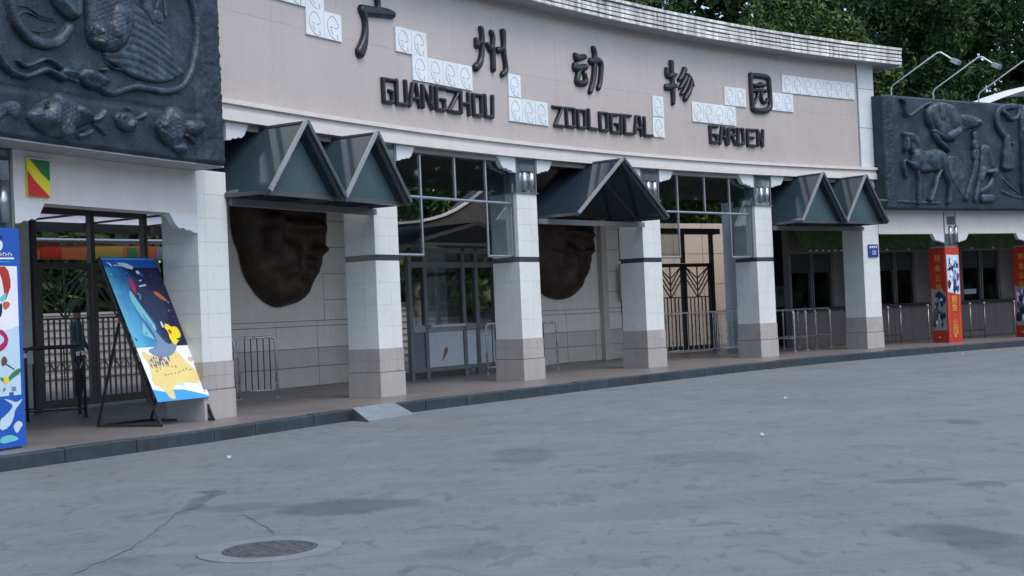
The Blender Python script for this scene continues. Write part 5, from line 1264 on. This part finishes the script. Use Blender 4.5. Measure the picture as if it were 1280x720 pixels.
fb = sroot("flag_board", -2.68, -.03, 2.83, "square green, yellow and red flag board on the white beam under the fish relief", "flag", rot=0.0)
def flf(u, v, o=0): return W(-2.84 + u * .33, -.03 - o, 2.835 + v * .415)
mb = MB(); mb.cbox(-2.84, -2.51, -.03, -.002, 2.835, 3.25, 1); obj("board", mb, c_bright, fb, True)
print_poly("green_field", fb, flf, [(.06, 1), (1, 1), (1, .42), (.62, .62)], flat("flag green", (.015, .16, .035)), 1)
print_poly("red_field", fb, flf, [(0, 0), (1, 0), (.70, .18), (.30, .42), (0, .66)], flat("flag red", (.62, .012, .015)), 1)
print_poly("top_edge", fb, flf, [(0, .97), (1, .97), (1, 1), (0, 1)], c_pale, 2)

# ================================================================== ABOVE AND BEHIND
for k, (s_, lab) in enumerate([(20.55, "leftmost white swan neck lamp arm above the horse relief"), (22.1, "middle white swan neck lamp arm above the horse relief"), (23.78, "white swan neck lamp arm rising before the pale canopy"), (25.5, "white swan neck lamp arm near the right edge")]):
    r = sroot("lamp_arm", s_, .2, 6.1, lab, "lamp", "white lamp arms above the right relief")
    mb = MB(); mb.tube([(0, 0, 0), (0, 0, .30), (0, -.06, .38), (.02, -1.38, .93), (.06, -1.46, .93), (.10, -1.78, .68)], .017, 8); obj("arm", mb, mt_bright, r, smooth=True)
    mb = MB(); mb.bar((.10, -1.74, .70), (.13, -1.9, .60), .16, .10); obj("lamp_head", mb, mt_steel, r)
    mb = MB(); mb.disc((0, 0), .06, 0, .02, 12); obj("base_plate", mb, mt_steel, r)
# white curved canopy behind the right relief
r = sroot("membrane_canopy", 28, 2, 6.1, "pale curved canopy roof behind the right relief", "canopy", rot=0.0)
mb = MB(); v = []; n = 18
for i in range(n + 1):
    a = 24.9 + 8 * i / n; t = i / n
    zt = 6.28 + .95 * math.sin(min(1, t * 1.9) * math.pi / 2)
    v += [W(a, 1.6, zt - .05), W(a + .3, 2.6, zt + .12), W(a + .6, 4.0, zt)]
mb.add(v, [(3*i+j, 3*i+3+j, 3*i+4+j, 3*i+1+j) for i in range(n) for j in range(2)])
obj("membrane", mb, mt_canopy, r, True, smooth=True)
mb = MB()
for i in range(n):
    pass
mb.cbox(24.9, 33, 1.65, 4.0, 6.12, 6.26, 12); obj("canopy_base", mb, mt_canopy, r, True)

# courtyard behind the arcade
r = sroot("terrace_steps", 16, 12, PLAT, kind="structure", rot=0.0)
for k in range(9):
    mb = MB(); mb.cbox(2, 23, 13.04 + k * .5, 18, PLAT - .02 + k * .19, PLAT + .13 + k * .19 - .004, 16); mb.cbox(2, 23, 13 + k * .5, 13.6 + k * .5, PLAT + .126 + k * .19, PLAT + .19 + k * .19 - .004, 16); obj("step", mb, mt_step, r, True)
cw = sroot("courtyard_wall", 20.7, 8, PLAT, "sunlit cream panelled wall seen through the patterned brown gate", "wall", rot=0.0)
for i in range(4):
    for j in range(4):
        mb = MB(); mb.cbox(19.3 + i * .95 + .008, 20.25 + i * .95 - .008, 8.0, 8.2, PLAT + j * .9 + .008, PLAT + (j + 1) * .9 - .008, 1); obj("panel", mb, mt_cream, cw, True)
mb = MB(); mb.cbox(19.3, 23.1, 8.03, 8.19, PLAT, 3.74, 4); obj("wall_core", mb, mt_back, cw, True)
cc = sroot("courtyard_canopy", 14, 9, 2.5, "dark curved courtyard canopy with a pale edge, seen through the glass screen", "canopy", rot=0.0)
mb = MB(); v = []; n = 16
prof = [3.62, 3.64, 3.66, 3.69, 3.73, 3.80, 3.90, 4.05, 4.25, 4.5, 4.8, 5.1, 5.3, 5.4, 5.5, 5.55, 5.6]
for i in range(n + 1):
    a = 11.2 + .35 * i
    v += [W(a, 8.0, 2.75), W(a, 8.0, prof[i] - .06), W(a, 9.5, prof[i] - .5)]
mb.add(v, [(3*i+j, 3*i+3+j, 3*i+4+j, 3*i+1+j) for i in range(n) for j in range(2)]); obj("canopy_skin", mb, mt_dark, cc, True)
mb = MB()
for i in range(n): mb.bar(W(11.2 + .35*i, 7.98, prof[i] - .03), W(11.2 + .35*(i+1), 7.98, prof[i+1] - .03), .06, .06)
obj("canopy_edge", mb, mt_white, cc, True)
mb = MB()
for x in (11.4, 16.4): mb.cbox(x, x + .12, 8.1, 8.22, PLAT, 2.8, 1)
obj("canopy_post", mb, mt_frame, cc, True)
# porch canopy and print board behind the left gate
pc = sroot("porch_canopy", 3.6, 6, 3.3, "dark porch canopy with translucent white roof panels behind the left gate", "canopy", rot=0.0)
mt_translucent = M("translucent white sheet", (.75, .77, .78), .5, var=.03)
N_ = mt_translucent.node_tree
tl = N_.nodes.new("ShaderNodeBsdfTranslucent"); tl.inputs[0].default_value = (.85, .87, .88, 1)
mx_ = N_.nodes.new("ShaderNodeMixShader"); mx_.inputs[0].default_value = .75
N_.links.new(N_.nodes["Principled BSDF"].outputs[0], mx_.inputs[1]); N_.links.new(tl.outputs[0], mx_.inputs[2]); N_.links.new(mx_.outputs[0], N_.nodes["Material Output"].inputs[0])
for a in (.6, 1.9, 3.15, 4.4, 5.65, 6.9):
    mb = MB(); mb.cbox(a, a + .10, 4.45, 7.6, 3.345, 3.40, 1); obj("canopy_rib", mb, mt_dark, pc, True)
for d in (7.5,):
    mb = MB(); mb.cbox(.6, 7.1, d, d + .14, 3.205, 3.42, 8); obj("canopy_beam", mb, mt_dark, pc, True)
for a in (.76, 2.06, 3.31, 4.56, 5.81):
    mb = MB(); mb.cbox(a, a + 1.09, 4.65, 7.5, 3.37, 3.385, 1); obj("roof_sheet", mb, mt_translucent, pc, True)
mb = MB(); mb.tube([W(1 + k * .8, 7.9 + .02 * k, 3.02 + .012 * k) for k in range(9)], .05, 8); obj("pipe", mb, mt_steel, pc, True, smooth=True)
ob_ = sroot("print_board", 4.5, 8, 2.5, "long orange printed board seen above the left gate", "board", rot=0.0)
mb = MB(); mb.cbox(3.0, 7.4, 8.0, 8.06, 2.72, 3.0, 6); obj("board", mb, flat("dull orange print", (.42, .12, .045)), ob_, True)
for a, b, c in ((4.9, 5.5, flat("olive yellow print", (.36, .28, .06))), (3.9, 4.3, c_red), (6.2, 6.5, c_grey), (5.6, 5.8, c_grn)):
    mb = MB(); mb.cbox(a, b, 7.985, 7.999, 2.74, 2.97, 2); obj("print_patch", mb, c, ob_, True)
for a in (3.2, 7.2):
    mb = MB(); mb.cbox(a, a + .1, 8.07, 8.17, PLAT, 3.0, 1); obj("board_post", mb, mt_frame, ob_, True)

# ---- person behind the left gate
def person(s_, d_, label):
    r = sroot("person", s_, d_, PLAT, label, "person", rot=ANG(s_) + .5)
    J = {}; vs = []; rad = []; ed = []
    def jn(n, p, rr, par=None):
        J[n] = len(vs); vs.append(p); rad.append(rr)
        if par: ed.append((J[par], J[n]))
    jn('pel', (0, 0, .86), .125); jn('waist', (0, 0, 1.0), .11, 'pel'); jn('chest', (0, .01, 1.20), .135, 'waist'); jn('neck', (0, .01, 1.38), .055, 'chest')
    jn('jaw', (0, -.015, 1.46), .07, 'neck'); jn('head', (0, -.005, 1.55), .085, 'jaw'); jn('crown', (0, .01, 1.62), .05, 'head')
    for s, q in ((-1, 'l'), (1, 'r')):
        jn(q+'sh', (s*.165, .01, 1.31), .058, 'chest'); jn(q+'el', (s*.21, -.02, 1.04), .042, q+'sh'); jn(q+'wr', (s*.20, -.14, .86), .030, q+'el'); jn(q+'ha', (s*.20, -.19, .80), .033, q+'wr'); jn(q+'fi', (s*.20, -.22, .74), .016, q+'ha')
        jn(q+'hip', (s*.085, 0, .80), .095, 'pel'); jn(q+'kn', (s*.09, -.01, .46), .062, q+'hip'); jn(q+'an', (s*.095, .02, .09), .040, q+'kn'); jn(q+'to', (s*.10, -.14, .035), .034, q+'an')
    me = bpy.data.meshes.new("body"); me.from_pydata(vs, ed, [])
    o = link("body", me, None, r)
    m_skin, m_top, m_tr = flat("skin", (.38, .22, .15)), flat("teal cloth", (.02, .13, .14)), flat("dark trousers", (.02, .022, .03))
    sm = o.modifiers.new("skin", 'SKIN'); 
    for i, q in enumerate(me.skin_vertices[0].data): q.radius = (rad[i], rad[i]); q.use_root = (i == 0)
    o.modifiers.new("sub", 'SUBSURF').levels = 1
    o.modifiers["sub"].render_levels = 2
    dg = bpy.context.evaluated_depsgraph_get(); dg.update()
    me2 = bpy.data.meshes.new_from_object(o.evaluated_get(dg))
    o.modifiers.clear(); o.data = me2; me2.materials.clear()
    for m_ in (m_skin, m_top, m_tr): me2.materials.append(m_)
    for p in me2.polygons:
        z = p.center.z; p.use_smooth = True
        p.material_index = 2 if z < .90 and abs(p.center.y) < .13 and abs(p.center.x) < .19 else (1 if .90 <= z < 1.385 and abs(p.center.x) < .24 else 0)
    mb = MB(); v = []; f = []
    for i in range(7):
        th = math.pi * .62 * i / 6
        for k in range(12):
            ph = 2*math.pi*k/12
            v.append((.098*math.sin(th)*math.cos(ph), .018 + .105*math.sin(th)*math.sin(ph), 1.555 + .105*math.cos(th)))
    for i in range(6):
        for k in range(12): f.append((i*12+k, i*12+(k+1) % 12, (i+1)*12+(k+1) % 12, (i+1)*12+k))
    mb.add(v, f); obj("hair", mb, flat("black hair", (.012, .01, .009), .6), r, smooth=True)
person(2.86, 5.6, "person in a teal top standing behind the bars of the left steel gate")

# ================================================================== TREES
mt_leaf = [M("leaf deep green", (.016, .040, .014), .65, spec=.22, var=.45, scale=.9, fine=.35, fscale=9), M("leaf mid green", (.045, .088, .020), .65, spec=.22, var=.45, scale=.8, fine=.35, fscale=9), M("leaf fresh green", (.075, .14, .028), .65, spec=.22, var=.4, scale=1.2, fine=.3, fscale=9)]
mt_bark = M("grey bark", (.075, .062, .052), .85, var=.3, scale=5, bump=.4)
def leaves(rng, clumps, n, size, droop=.0):
    """flat leaf blades scattered over clump shells; vectorised"""
    C = np.array([c[:3] for c in clumps]); Rr = np.array([c[3] for c in clumps])
    w = Rr**2; k = rng.choice(len(C), n, p=w / w.sum())
    d = rng.normal(size=(n, 3)); d /= np.linalg.norm(d, axis=1)[:, None]
    rad = Rr[k] * rng.uniform(.45, 1.05, n) ** .6
    p = C[k] + d * rad[:, None] * np.array([1, 1, .75])
    a = rng.normal(size=(n, 3)); a[:, 2] -= droop; a /= np.linalg.norm(a, axis=1)[:, None]
    b = np.cross(a, rng.normal(size=(n, 3))); b /= np.linalg.norm(b, axis=1)[:, None]
    s = size * rng.uniform(.6, 1.4, n)[:, None]
    v = np.stack([p - a * s, p + b * s * .38 , p + a * s, p - b * s * .38], 1).reshape(-1, 3)
    f = np.arange(4 * n).reshape(-1, 4)
    return v, f
def np_mesh(name, v, f, mats, midx):
    me = bpy.data.meshes.new(name)
    me.vertices.add(len(v)); me.vertices.foreach_set("co", v.astype(np.float32).ravel())
    me.loops.add(f.size); me.loops.foreach_set("vertex_index", f.astype(np.int32).ravel())
    me.polygons.add(len(f)); me.polygons.foreach_set("loop_start", (np.arange(len(f)) * 4).astype(np.int32)); me.polygons.foreach_set("loop_total", np.full(len(f), 4, np.int32))
    for m_ in mats: me.materials.append(m_)
    me.polygons.foreach_set("material_index", midx.astype(np.int32))
    me.update(calc_edges=True); me.validate()
    return me
def tree(s_, d_, h, cr, n, label, seed, size=.17, trunk_h=.45, weights=(.4, .42, .18), group="trees behind the entrance building", droop=.3, tr=.16):
    rng = np.random.RandomState(seed)
    b = W(s_, d_, PLAT)
    r = root("broadleaf_tree", b, rng.uniform(0, 6), label, "tree", group)
    mb = MB(); top = h * .8; lean = rng.normal(0, .25, 2)
    pts = [(lean[0] * t * t, lean[1] * t * t, top * t) for t in np.linspace(0, 1, 7)]
    mb.tube(pts, [tr * (1.25 - t) for t in np.linspace(0, 1, 7)], 9)
    clumps = []
    nb = 10
    for k in range(nb):
        t = trunk_h + (1 - trunk_h) * k / nb
        th = k * 2.4 + rng.uniform(-.4, .4); L_ = cr * rng.uniform(.55, 1.0) * (1.15 - .55 * (t - trunk_h) / (1 - trunk_h))
        p0 = Vector((lean[0]*t*t, lean[1]*t*t, top * t)); p1 = p0 + Vector((math.cos(th) * L_, math.sin(th) * L_, rng.uniform(.1, .9)))
        pm = p0.lerp(p1, .5) + Vector((0, 0, .25))
        mb.tube([p0, pm, p1], [tr * .38, tr * .25, tr * .1], 6)
        for q in range(4):
            c = p0.lerp(p1, rng.uniform(.35, 1.1)); clumps.append((c.x + rng.normal(0, .45), c.y + rng.normal(0, .45), c.z + rng.normal(.15, .45), rng.uniform(.42, .95) * cr * .36))
    clumps.append((lean[0], lean[1], h * .93, cr * .4)); clumps.append((lean[0], lean[1], h * .83, cr * .5))
    obj("trunk", mb, mt_bark, r, smooth=True)
    v, f = leaves(rng, clumps, n, size, droop)
    link("crown", np_mesh("crown", v, f, mt_leaf, rng.choice(3, n, p=weights)), None, r)
T = [(21.5, 13, 11.5, 3.6, "leafy tree rising just behind the middle of the white roof edge"), (25.5, 11.5, 10.5, 3.2, "leafy tree behind the right end of the white roof edge"), (29.0, 16, 13, 4.0, "tall leafy tree behind the pilaster at the end of the roof"),
     (33.8, 15, 15, 3.4, "tall tree with a bare grey trunk behind the lamp arms"), (38.5, 17, 14, 4.2, "dark tree at the top right corner"), (31.0, 9.5, 8.2, 2.4, "lower bushy tree directly behind the right relief"), (35.0, 24, 16, 4.6, "dark tall tree set far back behind the lamp arms"), (25.0, 20, 14, 4.2, "tall dark tree set back behind the roof edge"), (42, 22, 15, 4.5, "far dark tree beyond the right edge"), (36.6, 19, 15.5, 3.9, "dark tree between the bare trunk and the top right corner"), (29, 26, 16, 4.8, "tallest dark tree far behind the end of the roof")]
for i, (s_, d_, h, cr, lab) in enumerate(T):
    bare = i == 3
    tree(s_, d_, h, cr, 26000 if d_ < 18 else 14000, lab, 40 + i, size=.115 if d_ < 18 else .2, trunk_h=.30 if not bare else .62, weights=(.22, .46, .32) if i < 3 else ((.62, .33, .05) if d_ < 18 else (.78, .20, .02)), tr=.20 if bare else .15)
for i, (s_, d_, h, cr, lab) in enumerate([(18.3, 17, 6.8, 2.3, "bright leafy bush tree seen through the glass screen"), (21.3, 19, 7.4, 2.5, "green tree right of the bright one behind the glass screen"), (15.2, 16, 6.2, 2.0, "green tree left of the bright one behind the glass screen")]):
    tree(s_, d_, h, cr, 6000, lab, 80 + i, size=.16, trunk_h=.2, weights=(.2, .45, .35), group="courtyard trees seen through the arcade")
# far woods closing the view
rng = np.random.RandomState(5)
cl = []
for k in range(560):
    s_ = rng.uniform(-6, 62); d_ = rng.uniform(34, 46); p = W(s_, d_, 0); cl.append((p[0], p[1], rng.uniform(.5, 24), rng.uniform(1.6, 3.0)))
v, f = leaves(rng, cl, 130000, .45, .3)
link("distant_woods", np_mesh("distant_woods", v, f, mt_leaf, rng.choice(3, len(f), p=(.75, .22, .03))), None, None, kind="stuff", label="dense dark woods far behind the building")

# woods on the far side of the plaza, behind the viewer (they show in the glass)
cl = []
for k in range(380):
    t = rng.uniform(0, 1)
    if t < .5: x, y = rng.uniform(-45, 70), rng.uniform(-42, -32)
    else: x, y = rng.uniform(52, 64), rng.uniform(-40, 62)
    cl.append((x, y, rng.uniform(.5, 13), rng.uniform(1.8, 3.0)))
v, f = leaves(rng, cl, 42000, .8, .3)
link("plaza_woods", np_mesh("plaza_woods", v, f, mt_leaf, rng.choice(3, len(f), p=(.7, .25, .05))), None, None, kind="stuff", label="woods across the plaza")
